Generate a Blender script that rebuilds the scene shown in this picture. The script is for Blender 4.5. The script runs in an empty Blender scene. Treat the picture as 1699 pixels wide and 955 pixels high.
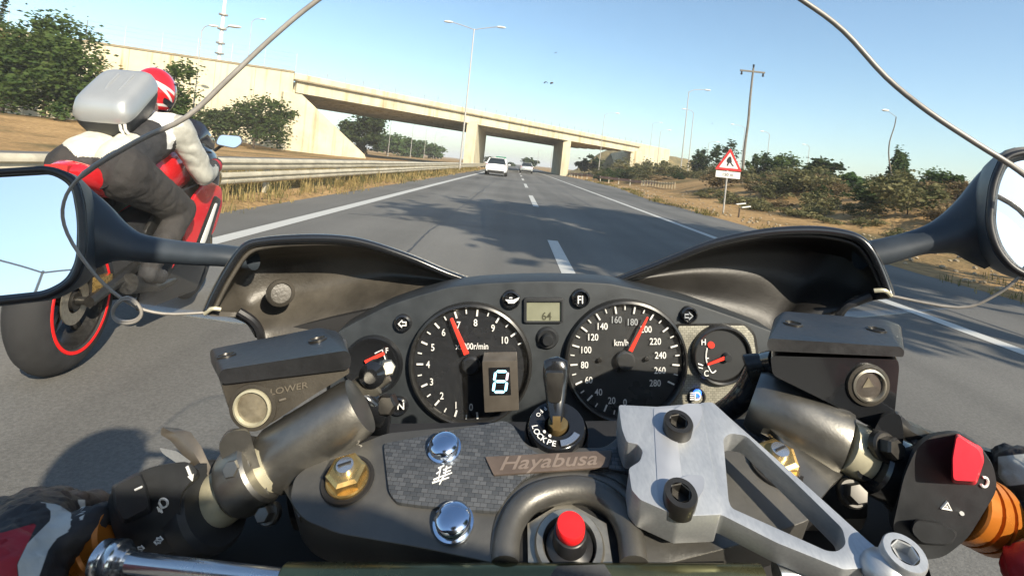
import bpy, bmesh, math, random
from mathutils import Vector as V, Matrix, noise
R = math.radians
scene = bpy.context.scene
COL = scene.collection
# ------------------------------------------------------------------ camera
W0, H0 = 1699.0, 955.0
F, CX, CY, HC, ROLL = 850.0, 855.0, 272.0, 1.12, R(6)
cam_d = bpy.data.cameras.new('camera'); cam = bpy.data.objects.new('camera', cam_d); COL.objects.link(cam)
cs, sn = math.cos(ROLL), math.sin(ROLL)
# columns: right, up, back
cam.matrix_world = Matrix(((cs, -sn, 0, 0), (0, 0, -1, 0), (sn, cs, 0, HC), (0, 0, 0, 1)))
cam_d.sensor_fit = 'HORIZONTAL'; cam_d.sensor_width = 36; cam_d.lens = 36 * F / W0
cam_d.shift_x = (W0 / 2 - CX) / W0
cam_d.shift_y = (CY - H0 / 2) / W0
cam_d.clip_start = 0.01; cam_d.clip_end = 6000
scene.camera = cam
# ------------------------------------------------------------------ sky and sun
SUN = V((0.46, -0.71, 0.55)).normalized()
EL = math.asin(SUN.z); AZ = math.atan2(SUN.x, SUN.y)
world = bpy.data.worlds.new('World'); scene.world = world; world.use_nodes = True
nt = world.node_tree; nt.nodes.clear()
sky = nt.nodes.new('ShaderNodeTexSky'); sky.sky_type = 'NISHITA'; sky.sun_disc = False
sky.sun_elevation = EL; sky.sun_rotation = AZ; sky.air_density = 1.0; sky.dust_density = 1.0; sky.ozone_density = 1.0; sky.altitude = 50
bg = nt.nodes.new('ShaderNodeBackground'); bg.inputs[1].default_value = 0.115
wo = nt.nodes.new('ShaderNodeOutputWorld')
tint = nt.nodes.new('ShaderNodeMix'); tint.data_type = 'RGBA'; tint.blend_type = 'MULTIPLY'; tint.inputs[0].default_value = 1; tint.inputs[7].default_value = (.90, 1.0, 1.0, 1)
nt.links.new(sky.outputs[0], tint.inputs[6]); nt.links.new(tint.outputs[2], bg.inputs[0]); nt.links.new(bg.outputs[0], wo.inputs[0])
sd = bpy.data.lights.new('sun', 'SUN'); sd.energy = 4.8; sd.angle = R(0.55); sd.color = (1, .89, .71)
so = bpy.data.objects.new('sun', sd); COL.objects.link(so); so.rotation_euler = SUN.to_track_quat('Z', 'Y').to_euler(); so.location = (30, -20, 40)
vs = scene.view_settings; vs.view_transform = 'Standard'; vs.look = 'None'; vs.exposure = 0.85; vs.gamma = 1; vs.use_curve_mapping = False
scene.cycles.max_bounces = 8; scene.cycles.transparent_max_bounces = 12
scene.cycles.volume_bounces = 0; scene.cycles.diffuse_bounces = 3; scene.cycles.glossy_bounces = 4

# ------------------------------------------------------------------ materials
MATS = {}
def mat(name, col, rough=.5, metal=0., var=.12, nscale=6., bump=0., bscale=None, coat=0., spec=.5, col2=None, rvar=.1):
    """Principled surface with procedural colour and roughness variation; col2 mixes in as blotches."""
    m = bpy.data.materials.new(name); m.use_nodes = True; t = m.node_tree
    p = t.nodes['Principled BSDF']; L = t.links.new
    tc = t.nodes.new('ShaderNodeTexCoord')
    n = t.nodes.new('ShaderNodeTexNoise'); n.inputs['Scale'].default_value = nscale; n.inputs['Detail'].default_value = 6; n.inputs['Roughness'].default_value = .65
    L(tc.outputs['Object'], n.inputs['Vector'])
    r = t.nodes.new('ShaderNodeValToRGB')
    a = [max(0, c * (1 - var)) for c in col[:3]]; b = list(col2[:3]) if col2 else [min(1, c * (1 + var)) for c in col[:3]]
    r.color_ramp.elements[0].position = .35; r.color_ramp.elements[1].position = .65
    r.color_ramp.elements[0].color = (*a, 1); r.color_ramp.elements[1].color = (*b, 1)
    L(n.outputs['Fac'], r.inputs['Fac']); L(r.outputs['Color'], p.inputs['Base Color'])
    mr = t.nodes.new('ShaderNodeMapRange'); mr.inputs['From Min'].default_value = .3; mr.inputs['From Max'].default_value = .7
    mr.inputs['To Min'].default_value = max(.02, rough - rvar); mr.inputs['To Max'].default_value = min(1, rough + rvar)
    L(n.outputs['Fac'], mr.inputs['Value']); L(mr.outputs['Result'], p.inputs['Roughness'])
    p.inputs['Metallic'].default_value = metal; p.inputs['Specular IOR Level'].default_value = spec
    if coat: p.inputs['Coat Weight'].default_value = coat; p.inputs['Coat Roughness'].default_value = .06
    if bump:
        n2 = t.nodes.new('ShaderNodeTexNoise'); n2.inputs['Scale'].default_value = bscale or nscale * 8; n2.inputs['Detail'].default_value = 4
        L(tc.outputs['Object'], n2.inputs['Vector'])
        bp = t.nodes.new('ShaderNodeBump'); bp.inputs['Strength'].default_value = bump; bp.inputs['Distance'].default_value = .2 / (bscale or nscale * 8)
        L(n2.outputs['Fac'], bp.inputs['Height']); L(bp.outputs['Normal'], p.inputs['Normal'])
    MATS[name] = m
    return m
def streak(m, sc, p0, p1, lo, scale=1.6):
    """multiply the colour by noise drawn out along one axis (rust runs, brush marks)"""
    t = m.node_tree; L = t.links.new; p = t.nodes['Principled BSDF']; src = p.inputs['Base Color'].links[0].from_socket
    tc = t.nodes.new('ShaderNodeTexCoord'); mp = t.nodes.new('ShaderNodeMapping'); mp.inputs['Scale'].default_value = sc
    n = t.nodes.new('ShaderNodeTexNoise'); n.inputs['Scale'].default_value = scale; n.inputs['Detail'].default_value = 5
    r = t.nodes.new('ShaderNodeValToRGB'); r.color_ramp.elements[0].position = p0; r.color_ramp.elements[1].position = p1; r.color_ramp.elements[0].color = (1, 1, 1, 1); r.color_ramp.elements[1].color = (*lo, 1)
    x = t.nodes.new('ShaderNodeMix'); x.data_type = 'RGBA'; x.blend_type = 'MULTIPLY'; x.inputs[0].default_value = 1
    L(tc.outputs['Object'], mp.inputs[0]); L(mp.outputs[0], n.inputs['Vector']); L(n.outputs['Fac'], r.inputs[0]); L(src, x.inputs[6]); L(r.outputs[0], x.inputs[7]); L(x.outputs[2], p.inputs['Base Color'])
def emis(name, col, strength):
    m = bpy.data.materials.new(name); m.use_nodes = True; p = m.node_tree.nodes['Principled BSDF']
    p.inputs['Base Color'].default_value = (*col, 1); p.inputs['Emission Color'].default_value = (*col, 1); p.inputs['Emission Strength'].default_value = strength
    MATS[name] = m; return m
def leafmat(name, c1, c2, scale=1.2):
    m = bpy.data.materials.new(name); m.use_nodes = True; t = m.node_tree; L = t.links.new
    t.nodes.clear(); out = t.nodes.new('ShaderNodeOutputMaterial')
    tc = t.nodes.new('ShaderNodeTexCoord'); n = t.nodes.new('ShaderNodeTexNoise'); n.inputs['Scale'].default_value = scale; n.inputs['Detail'].default_value = 5
    r = t.nodes.new('ShaderNodeValToRGB'); r.color_ramp.elements[0].position = .35; r.color_ramp.elements[1].position = .68
    r.color_ramp.elements[0].color = (*c1, 1); r.color_ramp.elements[1].color = (*c2, 1)
    oi = t.nodes.new('ShaderNodeObjectInfo'); hs = t.nodes.new('ShaderNodeHueSaturation')
    mr = t.nodes.new('ShaderNodeMapRange'); mr.inputs['To Min'].default_value = .8; mr.inputs['To Max'].default_value = 1.25
    L(oi.outputs['Random'], mr.inputs['Value']); L(mr.outputs['Result'], hs.inputs['Value'])
    L(tc.outputs['Object'], n.inputs['Vector']); L(n.outputs['Fac'], r.inputs['Fac']); L(r.outputs['Color'], hs.inputs['Color'])
    d = t.nodes.new('ShaderNodeBsdfDiffuse'); tr = t.nodes.new('ShaderNodeBsdfTranslucent'); mx = t.nodes.new('ShaderNodeMixShader'); mx.inputs[0].default_value = .3
    L(hs.outputs['Color'], d.inputs['Color']); L(hs.outputs['Color'], tr.inputs['Color'])
    L(d.outputs[0], mx.inputs[1]); L(tr.outputs[0], mx.inputs[2]); L(mx.outputs[0], out.inputs[0])
    MATS[name] = m; return m

# ------------------------------------------------------------------ text glyph cache (made while the scene is empty)
WORDS = ['0','1','2','3','4','5','6','7','8','9','10','11','20','40','60','80','100','120','140','160','180','200','220','240','260','280',
 'x1000r/min','km/h','FI','N','H','C','F','64','LOCK','PE','OFF','LOWER','Hayabusa','T','10', '150 m']
GLYPH = {}
def _cache():
    for w in WORDS:
        if w in GLYPH: continue
        c = bpy.data.curves.new('t', 'FONT'); c.body = w; c.size = 1; c.align_x = 'CENTER'; c.align_y = 'CENTER'; c.offset = .012; c.resolution_u = 3
        o = bpy.data.objects.new('t', c); COL.objects.link(o)
        dg = bpy.context.evaluated_depsgraph_get(); me = bpy.data.meshes.new_from_object(o.evaluated_get(dg))
        vs_ = [v.co.copy() for v in me.vertices]
        ys = [v.y for v in vs_]; cy = (min(ys) + max(ys)) / 2; xs = [v.x for v in vs_]; cx = (min(xs) + max(xs)) / 2
        GLYPH[w] = ([V((v.x - cx, v.y - cy, 0)) for v in vs_], [tuple(p.vertices) for p in me.polygons], max(xs) - min(xs))
        bpy.data.objects.remove(o); bpy.data.meshes.remove(me); bpy.data.curves.remove(c)
_cache()
def text(bm, w, org, xd, yd, size, shear=0., wide=1., lift=None, mi=0):
    vsx, fs, _ = GLYPH[w]
    vv = [bm.verts.new(org + xd * ((v.x * wide + shear * v.y) * size) + yd * (v.y * size)) for v in vsx]
    for f in fs:
        try: bm.faces.new([vv[i] for i in f]).material_index = mi
        except ValueError: pass

# ------------------------------------------------------------------ mesh helpers
def BM(): return bmesh.new()
def link(name, bm, m, parent=None, ang=35, loc=None, recalc=True):
    if recalc: bmesh.ops.recalc_face_normals(bm, faces=bm.faces)
    me = bpy.data.meshes.new(name); bm.to_mesh(me); bm.free()
    for x in (m if isinstance(m, (list, tuple)) else [m]): me.materials.append(x)
    for p in me.polygons: p.use_smooth = True
    me.set_sharp_from_angle(angle=R(ang))
    o = bpy.data.objects.new(name, me); COL.objects.link(o)
    if parent: o.parent = parent
    if loc is not None: o.location = loc
    return o
def tag(o, label, cat, group=None):
    o['label'] = label; o['category'] = cat
    if group: o['group'] = group
    return o
def thing(name, label, cat, loc=(0, 0, 0), rot=(0, 0, 0), group=None):
    o = bpy.data.objects.new(name, None); COL.objects.link(o); o.location = loc; o.rotation_euler = rot
    o.empty_display_size = .2
    return tag(o, label, cat, group)
def struct(name, bm, m, ang=35, **k):
    o = link(name, bm, m, ang=ang, **k); o['kind'] = 'structure'; return o
def dup(root, loc, rz, label=None, scale=None):
    r = root.copy(); COL.objects.link(r); r.location = loc; r.rotation_euler = (0, 0, rz)
    if label: r['label'] = label
    if scale: r.scale = scale
    for ch in list(root.children):
        c = ch.copy(); COL.objects.link(c); c.parent = r
        for g in ch.children:
            d = g.copy(); COL.objects.link(d); d.parent = c
    return r
def bevel(bm, w, seg=2, edges=None, amin=25):
    if w <= 0: return
    es = edges or [e for e in bm.edges if len(e.link_faces) == 2 and e.calc_face_angle(0) > R(amin)]
    bmesh.ops.bevel(bm, geom=es, offset=w, segments=seg, affect='EDGES', profile=.6, clamp_overlap=True)
def prism(bm, A, B, mi=0):
    """closed solid between polygon A and polygon B (same count)"""
    a = [bm.verts.new(p) for p in A]; b = [bm.verts.new(p) for p in B]; n = len(a); fs = []
    fs.append(bm.faces.new(a)); fs.append(bm.faces.new(b[::-1]))
    for i in range(n):
        j = (i + 1) % n; fs.append(bm.faces.new((a[j], a[i], b[i], b[j])))
    for f in fs: f.material_index = mi
    return fs
def box(bm, x0, x1, y0, y1, z0, z1, mi=0):
    return prism(bm, [V((x0, y0, z0)), V((x1, y0, z0)), V((x1, y1, z0)), V((x0, y1, z0))], [V((x0, y0, z1)), V((x1, y0, z1)), V((x1, y1, z1)), V((x0, y1, z1))], mi)
def slab(bm, P, vec, holes=(), mi=0):
    """polygon P (with holes) extruded along vec"""
    es = []
    for loop in [P, *holes]:
        vv = [bm.verts.new(p) for p in loop]
        es += [bm.edges.new((vv[i], vv[(i + 1) % len(vv)])) for i in range(len(vv))]
    if holes:
        g = bmesh.ops.triangle_fill(bm, use_beauty=True, use_dissolve=True, edges=es); fs = [f for f in g['geom'] if isinstance(f, bmesh.types.BMFace)]
    else:
        fs = [bm.faces.new([e.verts[0] for e in es])]
    ex = bmesh.ops.extrude_face_region(bm, geom=fs)
    bmesh.ops.translate(bm, verts=[v for v in ex['geom'] if isinstance(v, bmesh.types.BMVert)], vec=vec)
    # keep original faces as the front cap
    for f in bm.faces:
        if f.material_index == 0: f.material_index = mi
def frame(axis):
    a = axis.normalized(); t = V((0, 0, 1)) if abs(a.z) < .9 else V((1, 0, 0))
    x = a.cross(t).normalized(); return x, a.cross(x).normalized(), a
def lathe(bm, org, axis, prof, seg=32, mi=0, ex=None, arc=None):
    x, y, a = frame(axis)
    if ex is not None: x = (ex - a * ex.dot(a)).normalized(); y = a.cross(x)
    rings = []
    for r, h in prof:
        c = org + a * h
        rings.append([bm.verts.new(c)] if r < 1e-7 else [bm.verts.new(c + (x * math.cos(2 * math.pi * k / seg) + y * math.sin(2 * math.pi * k / seg)) * r) for k in range(seg)])
    for A, B in zip(rings, rings[1:]):
        for k in range(seg):
            j = (k + 1) % seg
            if len(A) == 1 and len(B) == 1: continue
            if len(A) == 1: f = (A[0], B[k], B[j])
            elif len(B) == 1: f = (A[k], B[0], A[j])
            else: f = (A[k], B[k], B[j], A[j])
            bm.faces.new(f).material_index = mi
def cyl(bm, a, b, r, r2=None, seg=24, bev=0, mi=0):
    r2 = r if r2 is None else r2; L = (b - a).length; e = bev
    pr = [(0, 0), (r - e, 0)] + ([(r, e)] if e else []) + ([(r2, L - e)] if e else []) + [(r2 - e, L), (0, L)]
    if not e: pr = [(0, 0), (r, 0), (r2, L), (0, L)]
    lathe(bm, a, b - a, pr, seg, mi)
def catmull(pts, n=6, closed=False):
    out = []; N = len(pts); rng = range(N if closed else N - 1)
    for i in rng:
        g = (lambda k: pts[k % N]) if closed else (lambda k: pts[min(max(k, 0), N - 1)])
        p0, p1, p2, p3 = g(i - 1), g(i), g(i + 1), g(i + 2)
        for k in range(n):
            t = k / n
            out.append(tuple(.5 * (2 * b + (c - a) * t + (2 * a - 5 * b + 4 * c - d) * t * t + (3 * b - a - 3 * c + d) * t ** 3) for a, b, c, d in zip(p0, p1, p2, p3)))
    if not closed: out.append(tuple(pts[-1]))
    return out
def tube(bm, P, rad, seg=10, closed=False, mi=0, flat=None):
    P = [V(p) for p in P]; N = len(P); rad = rad if isinstance(rad, (list, tuple)) else [rad] * N
    T = [(P[(i + 1) % N] - P[i - 1]) if closed else (P[min(i + 1, N - 1)] - P[max(i - 1, 0)]) for i in range(N)]
    x, y, _ = frame(T[0]); rings = []
    for i in range(N):
        t = T[i].normalized(); x = (x - t * x.dot(t)).normalized(); y = t.cross(x)
        rings.append([bm.verts.new(P[i] + (x * math.cos(2 * math.pi * k / seg) + y * math.sin(2 * math.pi * k / seg)) * rad[i]) for k in range(seg)])
    pairs = list(zip(rings, rings[1:])) + ([(rings[-1], rings[0])] if closed else [])
    for A, B in pairs:
        for k in range(seg): bm.faces.new((A[k], A[(k + 1) % seg], B[(k + 1) % seg], B[k])).material_index = mi
    if not closed:
        bm.faces.new(rings[0]).material_index = mi; bm.faces.new(rings[-1][::-1]).material_index = mi
def grid(bm, rows, mi=0, closed=False):
    vv = [[bm.verts.new(p) for p in r] for r in rows]
    for a, b in zip(vv, vv[1:]):
        n = len(a)
        for k in range(n if closed else n - 1):
            j = (k + 1) % n
            bm.faces.new((a[k], a[j], b[j], b[k])).material_index = mi
    return vv
def thicken(bm, t):
    bmesh.ops.recalc_face_normals(bm, faces=bm.faces)
    bmesh.ops.solidify(bm, geom=bm.faces[:], thickness=t)
def ellipsoid(bm, c, r, rot=None, seg=20, mi=0):
    m = Matrix.Translation(c) @ (rot.to_4x4() if rot else Matrix()) @ Matrix.Diagonal((*r, 1))
    g = bmesh.ops.create_uvsphere(bm, u_segments=seg, v_segments=seg // 2 + 2, radius=1, matrix=m)
    for v in g['verts']:
        for f in v.link_faces: f.material_index = mi
def capsule(bm, a, b, ra, rb, seg=14):
    a, b = V(a), V(b); L = (b - a).length
    pr = [(0, -ra)] + [(ra * math.sin(t), -ra * math.cos(t)) for t in (R(30), R(60), R(90))] + [(rb * math.cos(t), L + rb * math.sin(t)) for t in (0, R(30), R(60))] + [(0, L + rb)]
    lathe(bm, a, b - a if L > 1e-5 else V((0, 0, 1)), pr, seg)
def voxel(bm, size, smooth=4):
    """melt all closed shells of bm into one continuous skin"""
    me = bpy.data.meshes.new('v'); bmesh.ops.recalc_face_normals(bm, faces=bm.faces); bm.to_mesh(me); bm.free()
    o = bpy.data.objects.new('v', me); COL.objects.link(o)
    m = o.modifiers.new('r', 'REMESH'); m.mode = 'VOXEL'; m.voxel_size = size
    s = o.modifiers.new('s', 'SMOOTH'); s.iterations = smooth; s.factor = .5
    dg = bpy.context.evaluated_depsgraph_get(); me2 = bpy.data.meshes.new_from_object(o.evaluated_get(dg))
    b = bmesh.new(); b.from_mesh(me2); bpy.data.objects.remove(o); bpy.data.meshes.remove(me); bpy.data.meshes.remove(me2)
    return b
def rpoly(pts, r, n=4):
    """round the corners of a 2-D polygon"""
    out = []; N = len(pts)
    for i in range(N):
        p, a, b = V(pts[i]), V(pts[i - 1]), V(pts[(i + 1) % N])
        da, db = (a - p), (b - p); k = min(r, da.length * .45, db.length * .45)
        s, e = p + da.normalized() * k, p + db.normalized() * k
        for j in range(n + 1):
            t = j / n; q = s * (1 - t) ** 2 + p * 2 * t * (1 - t) + e * t * t; out.append((q.x, q.y))
    return out
def rprism(bm, A, dA, B, dB, r, mi=0):
    """prism between two picture outlines with rounded corners"""
    return prism(bm, [Q(x, y, dA) for x, y in rpoly(A, r)], [Q(x, y, dB) for x, y in rpoly(B, r)], mi)
# picture ray -> world point at distance d along the road
def wpt(px, py, d):
    x, z = (px - CX) * d / F, -(py - CY) * d / F
    return V((cs * x - sn * z, d, sn * x + cs * z + HC))
# ================================================================== SETTING
rnd = random.Random(7)
def sstep(a, b, x):
    t = min(1, max(0, (x - a) / (b - a))); return t * t * (3 - 2 * t)
def edgeR(y):          # right edge of the tarmac
    return 7.0 + 2.0 * sstep(22, 48, y) - .8 * sstep(60, 90, y) + .35 * noise.noise(V((y * .21, 3, 0))) + .15 * noise.noise(V((y * .9, 5, 0)))
def terrain(x, y):
    z = 0.0
    nearr = 1 - sstep(75, 110, y)
    z += (1.55 * sstep(12.5, 20, x) + 1.0 * sstep(24, 45, x)) * (.35 + .65 * nearr)
    if x > 11: z += .35 * sstep(11, 15, x) * noise.noise(V((x * .16, y * .16, 2)))
    z += .9 * sstep(-19, -34, x) * (1 - sstep(60, 90, y)) if x < -19 else 0
    if -8 < x < -4.1: z += .06
    if abs(x) > 60: z += 1.2 * noise.noise(V((x * .008, y * .008, 9)))
    z += .05 * noise.noise(V((x * .5, y * .5, 1))) * (1 if (x > 10 or x < -18) else .3)
    return z
def road_material():
    m = bpy.data.materials.new('asphalt'); m.use_nodes = True; t = m.node_tree; L = t.links.new; p = t.nodes['Principled BSDF']
    tc = t.nodes.new('ShaderNodeTexCoord')
    def nz(scale, sc=(1, 1, 1), det=5):
        mp = t.nodes.new('ShaderNodeMapping'); mp.inputs['Scale'].default_value = sc
        n = t.nodes.new('ShaderNodeTexNoise'); n.inputs['Scale'].default_value = scale; n.inputs['Detail'].default_value = det
        L(tc.outputs['Object'], mp.inputs['Vector']); L(mp.outputs[0], n.inputs['Vector']); return n
    def ramp(n, a, b, p0, p1):
        r = t.nodes.new('ShaderNodeValToRGB'); r.color_ramp.elements[0].position = p0; r.color_ramp.elements[1].position = p1
        r.color_ramp.elements[0].color = (a, a, a, 1); r.color_ramp.elements[1].color = (b, b, b, 1); L(n.outputs['Fac'], r.inputs['Fac']); return r
    def mul(a, b):
        x = t.nodes.new('ShaderNodeMix'); x.data_type = 'RGBA'; x.blend_type = 'MULTIPLY'; x.inputs[0].default_value = 1
        L(a, x.inputs[6]); L(b, x.inputs[7]); return x.outputs[2]
    base = t.nodes.new('ShaderNodeRGB'); base.outputs[0].default_value = (.128, .124, .115, 1)
    c = mul(base.outputs[0], ramp(nz(1.0, (1.1, .035, 1), 4), .72, 1.2, .3, .7).outputs[0])   # tyre-track streaks
    c = mul(c, ramp(nz(.25), .8, 1.12, .35, .65).outputs[0])                                   # worn patches
    c = mul(c, ramp(nz(90, det=3), .82, 1.18, .3, .7).outputs[0])                                # stone grain
    c = mul(c, ramp(nz(500, det=1), .82, 1.18, .3, .7).outputs[0])
    L(c, p.inputs['Base Color']); p.inputs['Roughness'].default_value = .85; p.inputs['Specular IOR Level'].default_value = .3
    b = t.nodes.new('ShaderNodeBump'); b.inputs['Strength'].default_value = .35; b.inputs['Distance'].default_value = .005
    L(nz(160, det=2).outputs['Fac'], b.inputs['Height']); L(b.outputs[0], p.inputs['Normal'])
    return m
M_road = road_material()
def soil_material():
    m = bpy.data.materials.new('soil'); m.use_nodes = True; t = m.node_tree; L = t.links.new; p = t.nodes['Principled BSDF']
    tc = t.nodes.new('ShaderNodeTexCoord')
    def nz(s, d=6):
        n = t.nodes.new('ShaderNodeTexNoise'); n.inputs['Scale'].default_value = s; n.inputs['Detail'].default_value = d; L(tc.outputs['Object'], n.inputs['Vector']); return n
    r = t.nodes.new('ShaderNodeValToRGB'); e = r.color_ramp.elements
    e[0].position = .34; e[0].color = (.13, .105, .05, 1); e[1].position = .66; e[1].color = (.40, .26, .12, 1)
    k = e.new(.5); k.color = (.33, .21, .095, 1)
    L(nz(.22, 8).outputs['Fac'], r.inputs['Fac'])
    r2 = t.nodes.new('ShaderNodeValToRGB'); r2.color_ramp.elements[0].color = (.62, .62, .62, 1); r2.color_ramp.elements[1].color = (1.2, 1.2, 1.2, 1)
    r2.color_ramp.elements[0].position = .3; r2.color_ramp.elements[1].position = .7
    L(nz(5, 8).outputs['Fac'], r2.inputs['Fac'])
    x = t.nodes.new('ShaderNodeMix'); x.data_type = 'RGBA'; x.blend_type = 'MULTIPLY'; x.inputs[0].default_value = 1
    L(r.outputs[0], x.inputs[6]); L(r2.outputs[0], x.inputs[7]); L(x.outputs[2], p.inputs['Base Color'])
    p.inputs['Roughness'].default_value = .95; p.inputs['Specular IOR Level'].default_value = .1
    b = t.nodes.new('ShaderNodeBump'); b.inputs['Strength'].default_value = .8; b.inputs['Distance'].default_value = .08
    L(nz(9, 6).outputs['Fac'], b.inputs['Height']); L(b.outputs[0], p.inputs['Normal'])
    return m
M_soil = soil_material()
M_line = mat('road_paint', (.62, .61, .57), .7, var=.25, nscale=14, col2=(.42, .42, .40))
M_conc = mat('concrete', (.56, .50, .35), .85, var=.15, nscale=.55, bump=.25, bscale=6)
M_conc2 = mat('concrete_ledge', (.27, .22, .14), .85, var=.2, nscale=1.2, bump=.2, bscale=8)
streak(M_conc, (1.1, 1.1, .07), .50, .74, (.66, .58, .46))
M_galv = mat('galvanised_steel', (.42, .385, .30), .75, .0, var=.2, nscale=3)
M_pole = mat('lamp_pole_steel', (.42, .40, .37), .5, .4, var=.12, nscale=2)
M_lampw = mat('lamp_housing', (.75, .75, .72), .4)
M_wood = mat('weathered_wood', (.17, .15, .125), .9, var=.25, nscale=5)
M_bark = mat('bark', (.09, .065, .045), .9, var=.3, nscale=6, bump=.4)
M_redp = mat('sign_red', (.62, .03, .03), .4, var=.08)
M_whitep = mat('sign_white', (.72, .70, .66), .45, var=.06)
M_blackp = mat('sign_black', (.015, .015, .017), .5)
M_greenp = mat('sign_green', (.02, .22, .13), .5)

def ground():
    xs = [-3000, -1200, -500, -250, -140, -90] + [x * 2.0 for x in range(-35, -10)] + [-19 + i for i in range(0, 11)] + [-8.1, -7.9, -6, -4.2, -4.0, -3.5, 0, 6, 8, 9] + [9.5 + .75 * i for i in range(0, 30)] + [34 + 2.5 * i for i in range(0, 18)] + [90, 140, 250, 500, 1200, 3000]
    xs = sorted(set(xs))
    ys = [-400, -120, -60, -40, -30, -20] + [-14 + 1.5 * i for i in range(0, 80)] + [108 + 4 * i for i in range(0, 25)] + [220, 260, 330, 450, 700, 1200, 2200, 4200]
    bm = BM(); grid(bm, [[V((x, y, terrain(x, y) - .012)) for x in xs] for y in ys])
    return struct('ground', bm, M_soil, ang=80)
ground()
def strip(name, x0f, x1f, y0, y1, z, m, n=120):
    bm = BM(); rows = []
    for i in range(n + 1):
        t = (i / n); y = y0 + (y1 - y0) * (t * t if y1 > 400 else t); a, b = x0f(y), x1f(y)
        rows.append([V((a + (b - a) * k / 6, y, z)) for k in range(7)])
    grid(bm, rows); return struct(name, bm, m)
strip('road', lambda y: -4.05, edgeR, -60, 2000, .004, M_road, 400)
strip('opposite_road', lambda y: -14.2, lambda y: -7.4, -60, 2000, .004, M_road, 60)
strip('edge_line', lambda y: -3.11, lambda y: -2.90, -40, 900, .008, M_line, 60)
strip('verge_line', lambda y: 4.28 - .9 * sstep(60, 120, y), lambda y: 4.46 - .9 * sstep(60, 120, y), -40, 900, .008, M_line, 60)
for k in range(-2, 14):
    y = 2.9 + 11.3 * k
    strip('lane_dash', lambda y: .615, lambda y: .775, y, y + 5.0, .008, M_line, 4)

# tar-sealed joints in the carriageway
M_tar = mat('tar_seam', (.03, .03, .032), .6, var=.3, nscale=8)
for k, (x0, y0, y1) in enumerate(((-1.15, 3, 46), (2.6, 6, 60), (4.95, 4, 34))):
    strip('tar_seam', lambda y: x0 + .07 * noise.noise(V((y * .6, k * 5, 0))) + .02 * noise.noise(V((y * 4, k, 0))), lambda y: x0 + .028 + .07 * noise.noise(V((y * .6, k * 5, 0))) + .02 * noise.noise(V((y * 4, k, 1))), y0, y1, .0065, M_tar, 260)
for k, (y0, xa, xb) in enumerate(((8.6, -2.7, .4), (17.4, -2.8, 4.1), (31, -3, 4.2))):
    bm = BM(); r1 = []; r2 = []
    for i in range(60):
        x = xa + (xb - xa) * i / 59; y = y0 + .12 * noise.noise(V((x * 1.2, k * 3, 2))) + .03 * noise.noise(V((x * 6, k, 3))); r1.append(V((x, y, .0065))); r2.append(V((x, y + .03 + .015 * noise.noise(V((x * 3, k, 5))), .0065)))
    grid(bm, [r1, r2]); struct('tar_seam', bm, M_tar)
# stones scattered over the sandy verge
def stones():
    g = random.Random(21); bm = BM()
    for _ in range(420):
        y = 6 + 50 * g.random() ** 1.5; x = edgeR(y) + .3 + abs(g.gauss(0, 2.4)); r = g.uniform(.012, .05) * (1 + y * .012)
        m_ = Matrix.Translation((x, y, terrain(x, y) + r * .2)) @ Matrix.Rotation(g.uniform(0, 6), 4, 'Z') @ Matrix.Diagonal((r * g.uniform(.8, 1.5), r, r * g.uniform(.5, .9), 1))
        bmesh.ops.create_icosphere(bm, subdivisions=1, radius=1, matrix=m_)
    o = link('gravel', bm, mat('stone', (.30, .24, .16), .9, var=.35, nscale=3), recalc=False); o['kind'] = 'stuff'; tag(o, 'loose stones scattered over the sandy right verge', 'gravel')
stones()
# ---- dry grass along the median and the right verge
def grass_patch():
    g = random.Random(3); bm = BM()
    def tuft(x, y, h, n, lay=0):
        z = terrain(x, y) if (x < -4.1 or x > 9) else .004
        for _ in range(n):
            a = g.uniform(0, 6.283); l = h * g.uniform(.5, 1.1); w = .004 + .004 * y * .12
            bx, by = x + g.gauss(0, .09), y + g.gauss(0, .09); dx, dy = math.cos(a), math.sin(a); s = g.uniform(.1, .6) * l
            p = [V((bx - dy * w, by + dx * w, z)), V((bx + dy * w, by - dx * w, z)), V((bx + dx * s * .4 + dy * w * .7, by + dy * s * .4 - dx * w * .7, z + l * .6)), V((bx + dx * s * .4 - dy * w * .7, by + dy * s * .4 + dx * w * .7, z + l * .6))]
            v = [bm.verts.new(q) for q in p]; t = bm.verts.new(V((bx + dx * s, by + dy * s, z + l * .95)))
            bm.faces.new(v).material_index = lay; bm.faces.new((v[3], v[2], t)).material_index = lay
    for _ in range(2900):
        y = 2.0 + 58 * g.random() ** 1.8; x = g.uniform(-7.6, -3.95)
        if x > -4.15 and g.random() < .5: continue
        tuft(x, y, g.uniform(.14, .40) if x < -4.3 else g.uniform(.06, .22), 9, g.choice((0, 0, 1)))
    for _ in range(900):
        y = 4 + 60 * g.random() ** 1.4; x = edgeR(y) + abs(g.gauss(0, .6)) - .10
        if noise.noise(V((y * .55, x * .8, 4))) < .05: continue
        tuft(x, y, g.uniform(.06, .2), 7, g.choice((0, 1, 1)))
    o = link('dry_grass', bm, [leafmat('straw', (.26, .19, .07), (.40, .31, .14), 1.5), leafmat('dry_green', (.10, .10, .04), (.20, .17, .07), 1.5)], recalc=False)
    o['kind'] = 'stuff'
    tag(o, 'dry yellow grass growing along the central reservation', 'grass')
grass_patch()

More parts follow.
